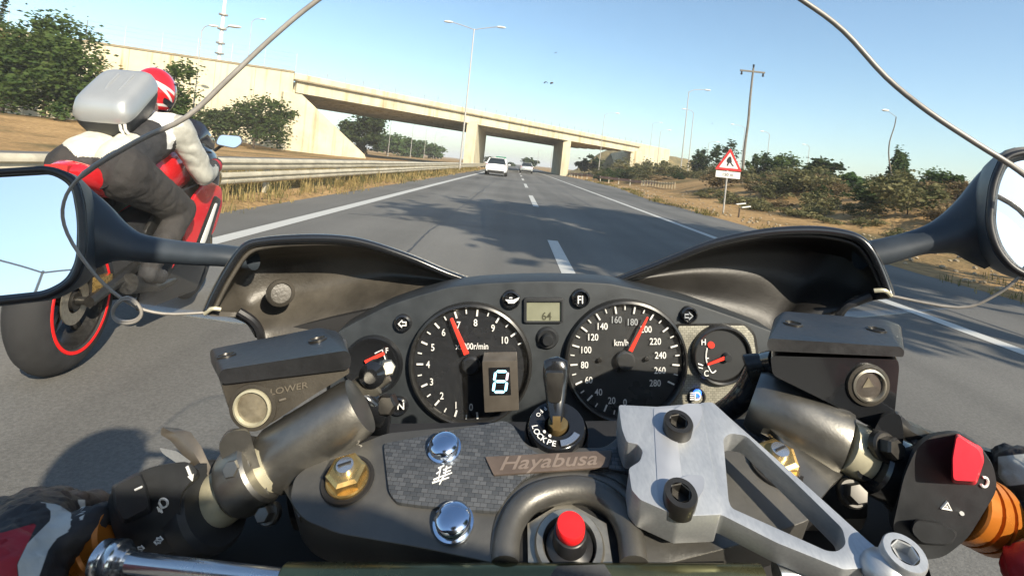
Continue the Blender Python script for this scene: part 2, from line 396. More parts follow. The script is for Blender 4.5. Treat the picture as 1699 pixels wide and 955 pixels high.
# ---- guardrails
def wbeam(bm, x, z0, y0, y1, face=1, mi=0):
    prof = [(-.0, .0), (.035, .02), (.055, .04), (.055, .075), (.01, .095), (.01, .12), (.055, .14), (.055, .175), (.035, .195), (0, .215)]
    n = int((y1 - y0) / 2) + 1
    rows = []
    for i in range(n + 1):
        y = y0 + (y1 - y0) * i / n; w = .016 * noise.noise(V((y * .35, z0 * 5, x)))
        rows.append([V((x + face * a + w, y, z0 + b + w)) for a, b in prof] + [V((x + face * (a - .012) + w, y, z0 + b + w)) for a, b in prof[::-1]])
    grid(bm, rows, mi, closed=True)
    bm.faces.ensure_lookup_table()
def guardrail(x, face, label, top):
    t = thing('guardrail', label, 'guardrail', (x, 3, 0))
    b = BM(); wbeam(b, 0, top - .215, -14, 120, face); link('beam', b, M_galv, t, ang=50)
    b = BM(); wbeam(b, 0, top - .45, -14, 120, face); link('beam', b, M_galv, t, ang=50)
    k = 0; y = -13.0
    while y < 118 and k < 60:
        b = BM(); box(b, -.07 * face - .04, -.07 * face + .04, y, y + .1, -.1, top - .03); bevel(b, .008, 1); link('post', b, M_galv, t); y += 4 if y < 60 else 6; k += 1
guardrail(-4.75, 1, 'long dusty steel guardrail along the dry central strip, left of our lane', .72)

# ---- overpass: straight skew deck, retaining wall on the left, abutment on the right
A = V((-22.3, 50.6, 0)); B = V((24, 102, 0)); e = (B - A).normalized(); nrm = V((e.y, -e.x, 0)); LEN = (B - A).length
SOF, LEDGE, PAR = 5.87, 7.0, 7.75; DW = 21.0
def bp(t, back, z): return A + e * t - nrm * back + V((0, 0, z))
def barp(bm, t0, t1, b0, b1, z0, z1, mi=0):
    prism(bm, [bp(t0, b0, z0), bp(t1, b0, z0), bp(t1, b1, z0), bp(t0, b1, z0)], [bp(t0, b0, z1), bp(t1, b0, z1), bp(t1, b1, z1), bp(t0, b1, z1)], mi)
ov = thing('overpass', 'long pale concrete overpass crossing above the motorway', 'bridge', (0, 0, 0))
b = BM()
for i in range(4):
    barp(b, LEN * i / 4 + .02, LEN * (i + 1) / 4 - .02, 0, .45, SOF, LEDGE - .0)        # fascia beams with joints
barp(b, 0, LEN, .452, DW, SOF + .28, LEDGE - .1); bevel(b, .03, 1); link('deck', b, M_conc, ov)
b = BM()
for k in range(9): barp(b, .1, LEN - .1, 1.6 + 2.1 * k, 2.2 + 2.1 * k, SOF + .02, SOF + .277)
link('girder', b, M_conc, ov)
b = BM(); barp(b, -.3, LEN + .3, -.34, .50, LEDGE + .002, LEDGE + .16); bevel(b, .02, 1); link('ledge', b, M_conc2, ov)  # dark brown carries the ledge's shadow line in the colour
b = BM(); barp(b, -.3, LEN + 14, -.05, .22, LEDGE + .163, PAR); barp(b, -.3, LEN + 14, DW - .3, DW, LEDGE + .163, PAR); bevel(b, .03, 1); link('parapet', b, M_conc, ov)
b = BM(); r_ = random.Random(5)
for k in range(34):
    t = 1 + k * 2.1; z1 = PAR + r_.uniform(.5, .8)
    barp(b, t, t + .05, .05, .1, PAR, z1)
barp(b, 0, LEN + 12, .055, .085, PAR + .45, PAR + .47)
link('railing', b, M_pole, ov)
def pier(x, y0, y1, w):
    b = BM(); box(b, x - w / 2, x + w / 2, y0, y1, -.3, SOF + .3); bevel(b, .06, 2); link('pier', b, M_conc, ov)
pier(-6.25, 68.0, 90, 1.35); pier(8.15, 84.6, 106, 1.25)
# right abutment wall and wing
b = BM(); box(b, 22.4, 24.6, 100.9, 126, -.3, SOF + .25); barp(b, LEN + .0, LEN + 14, -.06, .4, -.3, LEDGE + .16); bevel(b, .05, 1); link('abutment', b, M_conc, ov)
b = BM(); barp(b, -.9, .1, .3, DW, -.3, SOF + .25); bevel(b, .05, 1); link('abutment', b, M_conc, ov)
# sloping wing wall on the left
b = BM(); P = [bp(-1.2, -.1, -.2), bp(8.6, -.1, -.2), bp(8.3, -.1, .4), bp(.6, -.1, SOF - .1), bp(-1.2, -.1, SOF - .1)]
slab(b, P, -nrm * .5); bevel(b, .03, 1); link('wing_wall', b, M_conc, ov)

# left retaining wall (its own thing) running on from the bridge end
def wallseg():
    t = thing('retaining_wall', 'high pale concrete retaining wall with rust streaks left of the overpass', 'wall')
    pts = [A + e * -.35, V((-38.5, 44.6, 0)), V((-75, 33, 0))]
    m = mat('stained_concrete', (.58, .515, .36), .88, var=.1, nscale=.5, bump=.25, bscale=6)
    # rust streaks: noise stretched upright
    tr = m.node_tree; L = tr.links.new; p = tr.nodes['Principled BSDF']; src = p.inputs['Base Color'].links[0].from_socket
    tc = tr.nodes.new('ShaderNodeTexCoord'); mp = tr.nodes.new('ShaderNodeMapping'); mp.inputs['Scale'].default_value = (1.3, 1.3, .06)
    n = tr.nodes.new('ShaderNodeTexNoise'); n.inputs['Scale'].default_value = 1.6; n.inputs['Detail'].default_value = 5
    r = tr.nodes.new('ShaderNodeValToRGB'); r.color_ramp.elements[0].position = .55; r.color_ramp.elements[1].position = .72; r.color_ramp.elements[0].color = (1, 1, 1, 1); r.color_ramp.elements[1].color = (.62, .5, .36, 1)
    x = tr.nodes.new('ShaderNodeMix'); x.data_type = 'RGBA'; x.blend_type = 'MULTIPLY'; x.inputs[0].default_value = 1
    L(tc.outputs['Object'], mp.inputs[0]); L(mp.outputs[0], n.inputs['Vector']); L(n.outputs['Fac'], r.inputs[0]); L(src, x.inputs[6]); L(r.outputs[0], x.inputs[7]); L(x.outputs[2], p.inputs['Base Color'])
    k = 0
    for a, c in zip(pts, pts[1:]):
        d = (c - a); L_ = d.length; u = d.normalized(); nn = V((u.y, -u.x, 0)); nn = nn if nn.y < 0 else -nn
        n_ = max(1, int(L_ / 3.2))
        for i in range(n_):
            p0, p1 = a + u * (L_ * i / n_ + .012), a + u * (L_ * (i + 1) / n_ - .012); z = 7.75 + .1 * (i % 2) * 0
            b = BM(); prism(b, [p0 + V((0, 0, -.3)), p1 + V((0, 0, -.3)), p1 - nn * .45 + V((0, 0, -.3)), p0 - nn * .45 + V((0, 0, -.3))], [p0 + V((0, 0, z)), p1 + V((0, 0, z)), p1 - nn * .45 + V((0, 0, z)), p0 - nn * .45 + V((0, 0, z))])
            bevel(b, .03, 1); link('wall_panel', b, m, t)
        b = BM(); p0, p1 = a + nn * .08, c + nn * .08
        prism(b, [p0 + V((0, 0, 7.755)), p1 + V((0, 0, 7.755)), p1 - nn * .6 + V((0, 0, 7.755)), p0 - nn * .6 + V((0, 0, 7.755))], [p0 + V((0, 0, 7.93)), p1 + V((0, 0, 7.93)), p1 - nn * .6 + V((0, 0, 7.93)), p0 - nn * .6 + V((0, 0, 7.93))])
        link('coping', b, M_conc2, t)
    f = thing('wire_fence', 'thin see-through wire fence on top of the retaining wall', 'fence')
    bw = BM()
    for a, c in zip(pts, pts[1:]):
        u = (c - a).normalized(); L_ = (c - a).length; n_ = int(L_ / 2.6)
        for i in range(n_ + 1):
            q = a + u * (L_ * i / n_) + V((0, .2, 0)); b = BM(); cyl(b, q + V((0, 0, 7.9)), q + V((0, 0, 9.7)), .03, seg=6); link('post', b, M_pole, f)
        for z in (8.3, 8.8, 9.25, 9.65): tube(bw, [a + V((0, .2, z)), c + V((0, .2, z))], .012, 4)
    link('wires', bw, M_pole, f)
wallseg()
# right embankment behind the abutment
bm = BM(); rows = []
for i in range(26):
    t = LEN + 1.5 + i * 1.6; row = []
    for k in range(-14, 15):
        s = k * 1.15; c = bp(t, DW / 2 + s, 0); h = 6.9 * (1 - sstep(6.2, 15, abs(s))) * sstep(LEN + 3, LEN + 17, t) ; h = h + .25 * noise.noise(c * .3)
        row.append(V((c.x, c.y, max(-.2, h))))
    rows.append(row)
grid(bm, rows); struct('embankment', bm, mat('dry_turf', (.13, .115, .05), .95, var=.3, nscale=.6, bump=.6, bscale=5, col2=(.24, .18, .08)), ang=80)

def emb(x, y):
    p = V((x, y, 0)) - A; t = p.dot(e); s = -p.dot(nrm) - DW / 2
    return 6.9 * (1 - sstep(6.2, 15, abs(s))) * sstep(LEN + 3, LEN + 17, t) if LEN < t < LEN + 40 else -1
# ---- lamp posts
def head(bm, c, d, k=1.0):                                            # cobra-head luminaire
    d = d.normalized(); ellipsoid(bm, c + d * .32 * k, V((.42, .15, .09)) * k if abs(d.x) > .5 else V((.15, .42, .09)) * k, seg=12)
def lamp_single(x, y, z0, ztop, arm, label, r=.075, group=None, curve=1.0, hs=1.0):
    t = thing('street_lamp', label, 'street lamp', (x, y, z0), group=group)
    b = BM(); cyl(b, V((0, 0, -.3)), V((0, 0, ztop - z0)), r, r * .6, seg=10); link('pole', b, M_pole, t)
    h = ztop - z0
    b = BM(); pts = catmull([(0, 0, h - .1), (arm * .35, 0, h + .28 * curve * hs), (arm, 0, h + .42 * curve * hs)], 5); tube(b, pts, .035 * hs, 6); link('arm', b, M_pole, t)
    b = BM(); head(b, V((arm, 0, h + .42 * curve * hs)), V((math.copysign(1, arm), 0, 0)), hs); link('lantern', b, M_lampw, t)
    return t
def lamp_double(x, y, z0, ztop, label, span=1.9, r=.085):
    t = thing('double_street_lamp', label, 'street lamp', (x, y, z0)); h = ztop - z0
    b = BM(); cyl(b, V((0, 0, -.3)), V((0, 0, h)), r, r * .55, seg=10); link('pole', b, M_pole, t)
    for s in (-1, 1):
        b = BM(); tube(b, catmull([(0, 0, h - .08), (s * span * .4, 0, h + .12), (s * span, 0, h + .36)], 5), .034, 6); link('arm', b, M_pole, t)
        b = BM(); head(b, V((s * span, 0, h + .36)), V((s, 0, 0))); link('lantern', b, M_lampw, t)
    return t
def at_top(px, py, d): q = wpt(px, py, d); return q.x, q.y, q.z
x, y, z = at_top(787, 48, 43); lamp_double(x, y, 0, z, 'tall double-armed street lamp in front of the overpass')
for px, py, d, arm, lb in [
    (1143, 152, 62, 1.9, 'tallest street lamp on the right verge, arm to the right, between overpass and wooden pole'),
    (1003, 190, 88, 1.9, 'slim street lamp standing just right of the overpass pier'),
    (1096, 218, 100, 1.4, 'slim street lamp in front of the right end of the overpass'),
    (1151, 187, 78, -1.2, 'street lamp with short left arm among the trees behind the tallest right lamp'),
    (1083, 205, 118, 1.6, 'small street lamp rising behind the right end of the overpass deck'),
    (1176, 237, 112, 1.6, 'smallest street lamp, above the trees left of the warning sign'),
    (1277, 223, 92, -1.1, 'street lamp above the bushes just right of the wooden utility pole'),
    (1343, 244, 100, -.8, 'street lamp above the dark round tree on the right'),
    (1236, 212, 100, -2.2, 'pale street lamp half hidden behind the wooden utility pole')]:
    x, y, z = at_top(px, py, d); lamp_single(x, y, terrain(x, y), z, arm, lb, r=.035 if d < 30 else .075, hs=.4 if d < 30 else 1)
t = thing('street_lamp', 'thin crooked street lamp nearest the right mirror', 'street lamp', (0, 0, 0)); P = [wpt(x, y, 27) for x, y in [(1482, 420), (1479, 385), (1484, 335), (1481, 300), (1475, 262), (1476, 236), (1484, 210), (1487, 194)]]
t.location = (P[0].x, 27, terrain(P[0].x, 27)); b = BM(); Pl = [p - V(t.location) for p in P]; Pl[0] = V((Pl[1].x, 0, -.4)); tube(b, catmull([tuple(p) for p in Pl], 5), [.05 - .028 * k / 35 for k in range(36)], 8); link('pole', b, M_wood, t)
b = BM(); tube(b, [Pl[-1], Pl[-1].lerp(wpt(1470, 184, 27) - V(t.location), .6) + V((0, 0, .03)), wpt(1472, 183, 27) - V(t.location)], .012, 6); link('arm', b, M_pole, t)
b = BM(); ellipsoid(b, wpt(1469, 183, 27) - V(t.location), V((.2, .08, .06)), seg=12); link('lantern', b, M_lampw, t)
for px, py, d, arm, lb in [(418, 36, 60, .9, 'small lamp post standing behind the retaining wall'),
                            (335, 50, 42, .6, 'thin pale lamp post in front of the retaining wall')]:
    x, y, z = at_top(px, py, d); lamp_single(x, y, 0, z, arm, lb, r=.06)
for k, (px, py, d) in enumerate([(650, 196, 100), (686, 208, 118), (708, 214, 140), (723, 222, 165), (733, 228, 190)]):
    x, y, z = at_top(px, py, d); lamp_single(x, y, 0, z, 1.5, 'distant street lamp on the far carriageway seen under the overpass', group='distant lamps seen under the overpass')
for px, py, d in [(894, 250, 190), (917, 240, 160), (803, 215, 95)]:
    x, y, z = at_top(px, py, d); lamp_single(x, y, 0, z, 1.5, 'distant street lamp beyond the overpass beside our lanes', group='distant lamps beyond the overpass')
# white mast with floodlights on the left wall
x, y, _ = at_top(352, 84, 49); t = thing('floodlight_mast', 'white mast with floodlights rising above the retaining wall', 'mast', (x, y + 1.2, 0))
b = BM(); cyl(b, V((0, 0, 0)), V((0, 0, 19)), .2, .14, seg=12); link('pole', b, M_lampw, t)
for z in (8.8, 9.8, 11.2, 12.6):
    b = BM(); cyl(b, V((0, 0, z)), V((0, 0, z + .12)), .42, seg=14); link('collar', b, M_pole, t)
b = BM(); ellipsoid(b, V((1.2, 0, 11.6)), V((.7, .3, .14))); link('floodlight', b, M_lampw, t)
b = BM(); tube(b, [V((0, 0, 11.2)), V((.7, 0, 11.55))], .05, 6); link('arm', b, M_pole, t)
# wooden utility pole with cross arm and insulators
xb, yb, zb = at_top(1250, 113, 50); t = thing('utility_pole', 'crooked wooden utility pole with crossarm behind the warning sign', 'utility pole', (xb, yb, 0))
b = BM(); P = [(0 + .12 * math.sin(k * 1.1) * (k % 9) / 9 * .5, 0, zb * k / 12) for k in range(13)]; tube(b, catmull(P, 3), [.15 - .06 * k / 36 for k in range(37)], 10); link('shaft', b, M_wood, t)
b = BM(); box(b, -1.25, 1.15, -.08, .08, zb - .42, zb - .28); bevel(b, .01, 1); link('crossarm', b, M_wood, t)
for xx in (-1.1, 1.0, 0):
    b = BM(); z = zb - .42 if xx else zb; s = -1 if xx else 1
    lathe(b, V((xx, -.02, z)), V((0, 0, s)), [(0, 0), (.05, 0), (.1, .12), (.06, .16), (.12, .28), (.06, .34), (0, .36)], 10); link('insulator', b, M_blackp, t)

# ---- road works warning sign
xb, yb, zb = at_top(1210, 268, 20.5)
t = thing('warning_sign', 'red-bordered triangular road works sign with white plate on the right verge', 'road sign', (xb, yb, 0), (0, 0, R(-12)))
h = zb
b = BM(); cyl(b, V((-.02, .04, -.2)), V((-.02, .04, h + .35)), .032, seg=10); link('post', b, M_pole, t)
def tri(s, r=.06): return [V((x, 0, z + h)) for x, z in rpoly([(-.5 * s, -.35 * s), (.5 * s, -.35 * s), (0, .52 * s)], r)]
b = BM(); slab(b, tri(1.02), V((0, .02, 0))); link('border', b, M_redp, t)
b = BM(); slab(b, [p + V((0, -.004, -.012)) for p in tri(.72, .03)], V((0, .003, 0))); link('face', b, M_whitep, t)
b = BM()
def q2(pts, y=-.009): slab(b, [V((x, y, z + h)) for x, z in pts], V((0, .003, 0)))
q2(rpoly([(-.09, .10), (-.02, .20), (.05, .20), (.08, .08), (.10, -.02), (.03, -.06), (-.06, -.06), (-.11, .0)], .02))
q2([(-.06, -.06), (.0, -.06), (-.03, -.18), (-.09, -.18)]); q2([(.03, -.05), (.08, -.03), (.20, -.18), (.13, -.18)])
link('symbol', b, M_blackp, t)
b = BM(); box(b, -.46, .46, -.012, .012, h - .66, h - .40); bevel(b, .01, 1); link('plate', b, M_whitep, t)
b = BM(); text(b, '150 m', V((0, -.016, h - .53)), V((1, 0, 0)), V((0, 0, 1)), .17); link('plate_lettering', b, M_blackp, t)
# stub on the verge, felled pale planks
x, y, _ = at_top(1197, 337, 21); b = BM(); cyl(b, V((0, 0, -.1)), V((.01, 0, .36)), .035, .03, seg=8); tag(link('verge_stake', b, M_bark, loc=(x, 19.3, 0)), 'short brown stake standing on the sandy verge', 'stake')
for k, (dz, rz) in enumerate(((.0, .5), (.25, .42))):
    x, y, z = at_top(1240, 322 - 5 * k, 22.5); b = BM(); box(b, -.28, .28, -.035, .035, 0, .035); bevel(b, .01, 1)
    o = link('pale_plank', b, M_whitep, loc=(x, y + dz * 2, terrain(x, y) + .28 + .1 * k)); o.rotation_euler = (0, R(-8), rz); tag(o, ('lower' if k == 0 else 'upper') + ' of two pale planks lying in the scrub by the sign', 'plank')
# row of short posts (low fence) beside the slip road
f = thing('low_post_fence', 'low fence of short weathered posts in front of the right embankment', 'fence', (0, 0, 0))
pp = []
for k in range(13):
    px = 1064 + 4.6 * k; pp.append(wpt(px, 310 + .12 * k, 55 - .6 * k)); q = pp[-1]
    b = BM(); box(b, q.x - .055, q.x + .055, q.y - .055, q.y + .055, terrain(q.x, q.y) - .2, terrain(q.x, q.y) + .62); bevel(b, .015, 1); link('post', b, M_conc2, f)
b = BM()
for a, c in zip(pp, pp[1:]): tube(b, [V((a.x, a.y + .1, terrain(a.x, a.y) + .5)), V((c.x, c.y + .1, terrain(c.x, c.y) + .5))], .045, 5)
link('rail', b, M_galv, f)
# red-white crash barrier curving off toward the pier
f = thing('slip_road_guardrail', 'rusty guardrail running from the right pier along the slip road', 'guardrail')
pts = [V((9.1, 84 - 2.4 * i, 0)) + V((.045 * i * i, 0, 0)) for i in range(13)]
b = BM(); grid(b, [[V((p.x, p.y, .42 + z)) + V((-.05 * math.sin(z * 20), 0, 0)) for z in (0, .08, .16, .24, .31)] for p in pts]); thicken(b, .012); link('beam', b, mat('rusty_rail', (.33, .21, .16), .7, .2, var=.3, nscale=2), f)
for p in pts: b = BM(); box(b, p.x - .05, p.x + .05, p.y - .05, p.y + .05, -.2, .74); link('post', b, M_galv, f)
# green direction sign far ahead
x, y, z = at_top(831, 265, 150); t = thing('direction_sign', 'green overhead direction sign far ahead above the white car', 'road sign', (x, y, 0))
b = BM(); box(b, -1.5, 1.5, 0, .1, z - 1, z + .9); bevel(b, .03, 1); link('panel', b, M_greenp, t)
for s in (-1.1, 1.1): b = BM(); cyl(b, V((s, .15, -.2)), V((s, .15, z + .6)), .08, seg=8); link('post', b, M_pole, t)

# ------------------------------------------------------------------ trees and shrubs
M_l1 = leafmat('leaf_green', (.032, .058, .018), (.085, .115, .036))
M_l2 = leafmat('leaf_dark', (.026, .042, .018), (.062, .080, .032))
M_l3 = leafmat('leaf_ochre', (.11, .095, .03), (.24, .19, .06))
M_l4 = leafmat('leaf_scrub', (.085, .090, .042), (.20, .18, .09))
M_l5 = leafmat('leaf_poplar', (.042, .075, .028), (.10, .145, .055))
M_l6 = leafmat('leaf_brown', (.11, .085, .045), (.22, .16, .09))
def crown_mesh(seed, shape, n, leaf, clumps=26, jag=.28, hollow=.45, full=False):
    """leaves in clumps through an ellipsoid (0,0,c) of half axes shape; returns bmesh"""
    g = random.Random(seed); bm = BM(); a, b_, c = shape; cl = []
    for _ in range(clumps):
        th = g.uniform(0, 6.283); u = g.uniform(-1, 1); rr = math.sqrt(max(0, 1 - u * u)) if u > 0 or not full else math.sqrt(1 - .45 * u * u); k = g.uniform(hollow, 1.0) * g.uniform(1 - jag, 1 + jag * .5)
        cl.append((V((a * rr * math.cos(th) * k, b_ * rr * math.sin(th) * k, c * u * k)), g.uniform(.16, .36)))
    for i in range(n):
        p, s = cl[g.randrange(clumps)]
        q = p + V((g.gauss(0, a * s * .55), g.gauss(0, b_ * s * .55), g.gauss(0, c * s * .5)))
        ax = V((g.gauss(0, 1), g.gauss(0, 1), g.gauss(.5, 1))).normalized(); x, y, _ = frame(ax); l = leaf * g.uniform(.6, 1.3); w = l * .5
        v = [bm.verts.new(q + x * l * .5), bm.verts.new(q + y * w * .5 + ax * l * .06), bm.verts.new(q - x * l * .5), bm.verts.new(q - y * w * .5 + ax * l * .06)]
        bm.faces.new(v)
    return bm
def trunk_mesh(seed, H, r, spread, limbs=5):
    g = random.Random(seed); bm = BM()
    P = [(0, 0, -.3)] + [(g.uniform(-.1, .1) * H * .15 * k, g.uniform(-.1, .1) * H * .15 * k, H * k / 4) for k in range(1, 4)]
    tube(bm, catmull(P, 4), [r * (1 - .6 * i / 12) for i in range(13)], 8)
    for i in range(limbs):
        z = H * g.uniform(.25, .6); a = i * 6.283 / limbs + g.uniform(-.4, .4); d = V((math.cos(a), math.sin(a), 0))
        p = [V((0, 0, z)), d * spread * .4 + V((0, 0, z + H * .12)), d * spread * .85 + V((0, 0, z + H * .3))]
        tube(bm, catmull([tuple(q) for q in p], 4), [r * .45 * (1 - .75 * j / 8) for j in range(9)], 6)
    return bm
TREE = {}
def tree(name, cat, label, x, y, ztop, rad, m, z0=None, n=2600, leaf=.34, seed=1, low=.1, group=None, clumps=26, ry=None, trunk=True):
    z0 = terrain(x, y) if z0 is None else z0; H = ztop - z0; t = thing(name, label, cat, (x, y, z0), group=group)
    hz = H * (1 - low) / 2
    b = crown_mesh(seed, (rad, ry or rad, hz * .98), n, leaf, clumps, full=low < .03)
    bmesh.ops.translate(b, verts=b.verts, vec=V((0, 0, H - hz)))
    link('crown' if trunk else 'foliage', b, m, t, recalc=False, ang=180)
    if trunk: link('trunk', trunk_mesh(seed, H * .75, max(.06, H * .022), rad * .8), M_bark, t)
    else: link('stem', trunk_mesh(seed, H * .6, .025, rad * .7, 5), M_bark, t)
    return t
def tree_px(name, cat, label, px, pytop, pw, d, m, **k):
    q = wpt(px, pytop, d); return tree(name, cat, label, q.x, d, q.z, pw * d / F / 2, m, **k)
tree_px('broadleaf_tree', 'tree', 'big dense dark green tree behind the other motorcyclist on the left', 88, 42, 165, 36, M_l1, n=17000, leaf=.34, seed=11, low=.0, clumps=75)
tree_px('broadleaf_tree', 'tree', 'yellowing tree at the left edge behind the big green tree', 18, 45, 80, 40, M_l3, n=3000, leaf=.4, seed=12, low=.05)
tree_px('cypress_tree', 'tree', 'dark cypress tip in the top left corner', 2, -60, 26, 46, M_l2, n=2500, leaf=.3, seed=13, low=.05)
tree_px('ochre_bush', 'bush', 'yellow-brown bush between the big tree and the rider with the silver case', 190, 98, 100, 39, M_l3, n=3200, leaf=.32, seed=14, low=.02)
tree_px('broadleaf_tree', 'tree', 'light green young tree just behind the red helmet', 295, 95, 80, 41, M_l1, n=2600, leaf=.34, seed=15, low=.02)
tree_px('green_bush', 'bush', 'spreading green bush before the wing wall of the overpass', 430, 152, 112, 44, M_l1, n=6000, leaf=.30, seed=16, low=.02, clumps=34)
tree_px('green_bush', 'bush', 'low green bush right of the red helmet below the wall', 362, 172, 70, 42, M_l2, n=2000, leaf=.32, seed=17, low=.02)
tree_px('broadleaf_tree', 'tree', 'dark tree under the left span of the overpass', 606, 182, 74, 92, M_l2, n=6000, leaf=.7, seed=18, low=.0)
for k, (px, py, w) in enumerate([(644, 224, 56), (672, 228, 58), (700, 234, 54), (722, 241, 42)]):
    tree_px('broadleaf_tree', 'tree', 'pale green tree in the row under the overpass left of the pier', px, py, w, 130 + 14 * k, M_l5, n=3000, leaf=1.0, seed=20 + k, low=.0, group='tree row seen under the overpass')
tree_px('broadleaf_tree', 'tree', 'lone tree far ahead behind the silver car', 881, 262, 30, 190, M_l2, n=900, leaf=1.2, seed=25, low=.05)
tree_px('broadleaf_tree', 'tree', 'tiny dark tree far ahead between the two cars', 848, 270, 14, 230, M_l2, n=500, leaf=1.3, seed=26, low=.0)
tree_px('broadleaf_tree', 'tree', 'small dark tree far ahead just left of the white car', 812, 258, 16, 200, M_l2, n=500, leaf=1.2, seed=24, low=.0)
tree_px('broadleaf_tree', 'tree', 'dark tree beyond the right span of the overpass', 980, 258, 46, 112, M_l2, n=1800, leaf=.8, seed=27, low=.0)
for k, (px, py, w, d, lb, m) in enumerate([
    (1163, 246, 36, 74, 'small round tree above the embankment left of the warning sign', M_l2),
    (1206, 238, 50, 66, 'dark tree directly behind the warning sign', M_l2),
    (1262, 254, 44, 60, 'green tree just right of the utility pole', M_l1),
    (1302, 254, 54, 57, 'broad green tree in the middle of the right-hand row', M_l1),
    (1366, 264, 52, 44, 'dark leaning tree standing apart on the right bank', M_l2),
    (1411, 288, 30, 36, 'slender feathery sapling right of the dark leaning tree', M_l5)]):
    tree_px('broadleaf_tree', 'tree', lb, px, py, w, d, m, n=2000, leaf=.40, seed=30 + k, low=.12)
tree_px('poplar_tree', 'tree', 'tall narrow poplar right of the thin crooked lamp', 1494, 246, 34, 40, M_l5, n=4200, leaf=.25, seed=40, low=.02)
tree_px('poplar_tree', 'tree', 'short narrow poplar left of the thin crooked lamp', 1460, 290, 15, 44, M_l2, n=1000, leaf=.25, seed=41, low=.02)
for k, (px, py, w, d, lb) in enumerate([(1532, 296, 64, 27, 'left bushy willow of the clump beside the right mirror arm'), (1572, 282, 74, 26, 'middle tallest bushy willow beside the right mirror arm'), (1624, 308, 80, 25, 'right bushy willow directly behind the right mirror arm')]):
    tree_px('willow_bush', 'bush', lb, px, py, w, d, M_l5, n=5200, leaf=.17, seed=44 + k, low=.0)
# trees that stand beside the road just out of the frame on the right and throw shade across it
tree('roadside_tree', 'tree', 'tall roadside tree beyond the right edge of view', 8.5, -1.2, 12.0, 2.6, M_l1, n=9000, leaf=.45, seed=50, low=.4)
tree('roadside_tree', 'tree', 'second tall roadside tree beyond the right edge of view', 12.2, -1.0, 12.0, 2.9, M_l1, n=9000, leaf=.45, seed=51, low=.4)
# scrub on the right bank: four kinds, copied
protos = []
for k, (m, rad, h, n, leaf, lb) in enumerate([(M_l4, 1.25, 1.25, 1700, .15, 'olive green scrub bush on the right bank'), (M_l6, 1.1, .8, 1400, .13, 'low reddish-brown dry scrub bush on the right bank'),
                                       (M_l2, 1.0, 1.05, 1500, .15, 'dark green scrub bush on the right bank'), (M_l4, .8, .6, 1000, .12, 'small olive scrub tuft along the sandy verge')]):
    protos.append((lb, m, rad, h, n, leaf))
made = {}; g = random.Random(17); spots = []
for i in range(34): y = g.uniform(11, 42); spots.append((g.uniform(14.2, 18) + .28 * max(0, y - 14) * g.random(), y, g.choice((0, 1, 1, 2)), g.uniform(.7, 1.25)))
for i in range(52): y = g.uniform(26, 72); spots.append((g.uniform(15, 34), y, g.choice((0, 0, 1, 2)), g.uniform(.8, 1.5)))
for i in range(26): y = g.uniform(9, 44); spots.append((12.2 + 1.6 * g.random() + .03 * y, y, 3, g.uniform(.6, 1.2)))
for i in range(16): spots.append((g.uniform(11.5, 18), g.uniform(68, 84), g.choice((0, 2)), g.uniform(.9, 1.5)))
for i in range(22): spots.append((g.uniform(17, 40), g.uniform(84, 112), g.choice((0, 0, 2)), g.uniform(1.3, 2.4)))
for (x, y, k, s) in spots:
    lb, m, rad, h, n, leaf = protos[k]; loc = (x, y, max(terrain(x, y), emb(x, y)) - .08); rz = g.uniform(0, 6.28); ss = (s, s, s * g.uniform(.8, 1.25))
    if k not in made:
        o = tree('scrub_bush', 'bush', lb, 0, 0, h, rad, m, z0=0, n=n, leaf=leaf, seed=60 + k, low=0, group=lb.replace(' bush', ' bushes').replace(' tuft', ' tufts'), trunk=False)
        o.location = loc; o.rotation_euler = (0, 0, rz); o.scale = ss; made[k] = o
    else: dup(made[k], loc, rz, scale=ss)

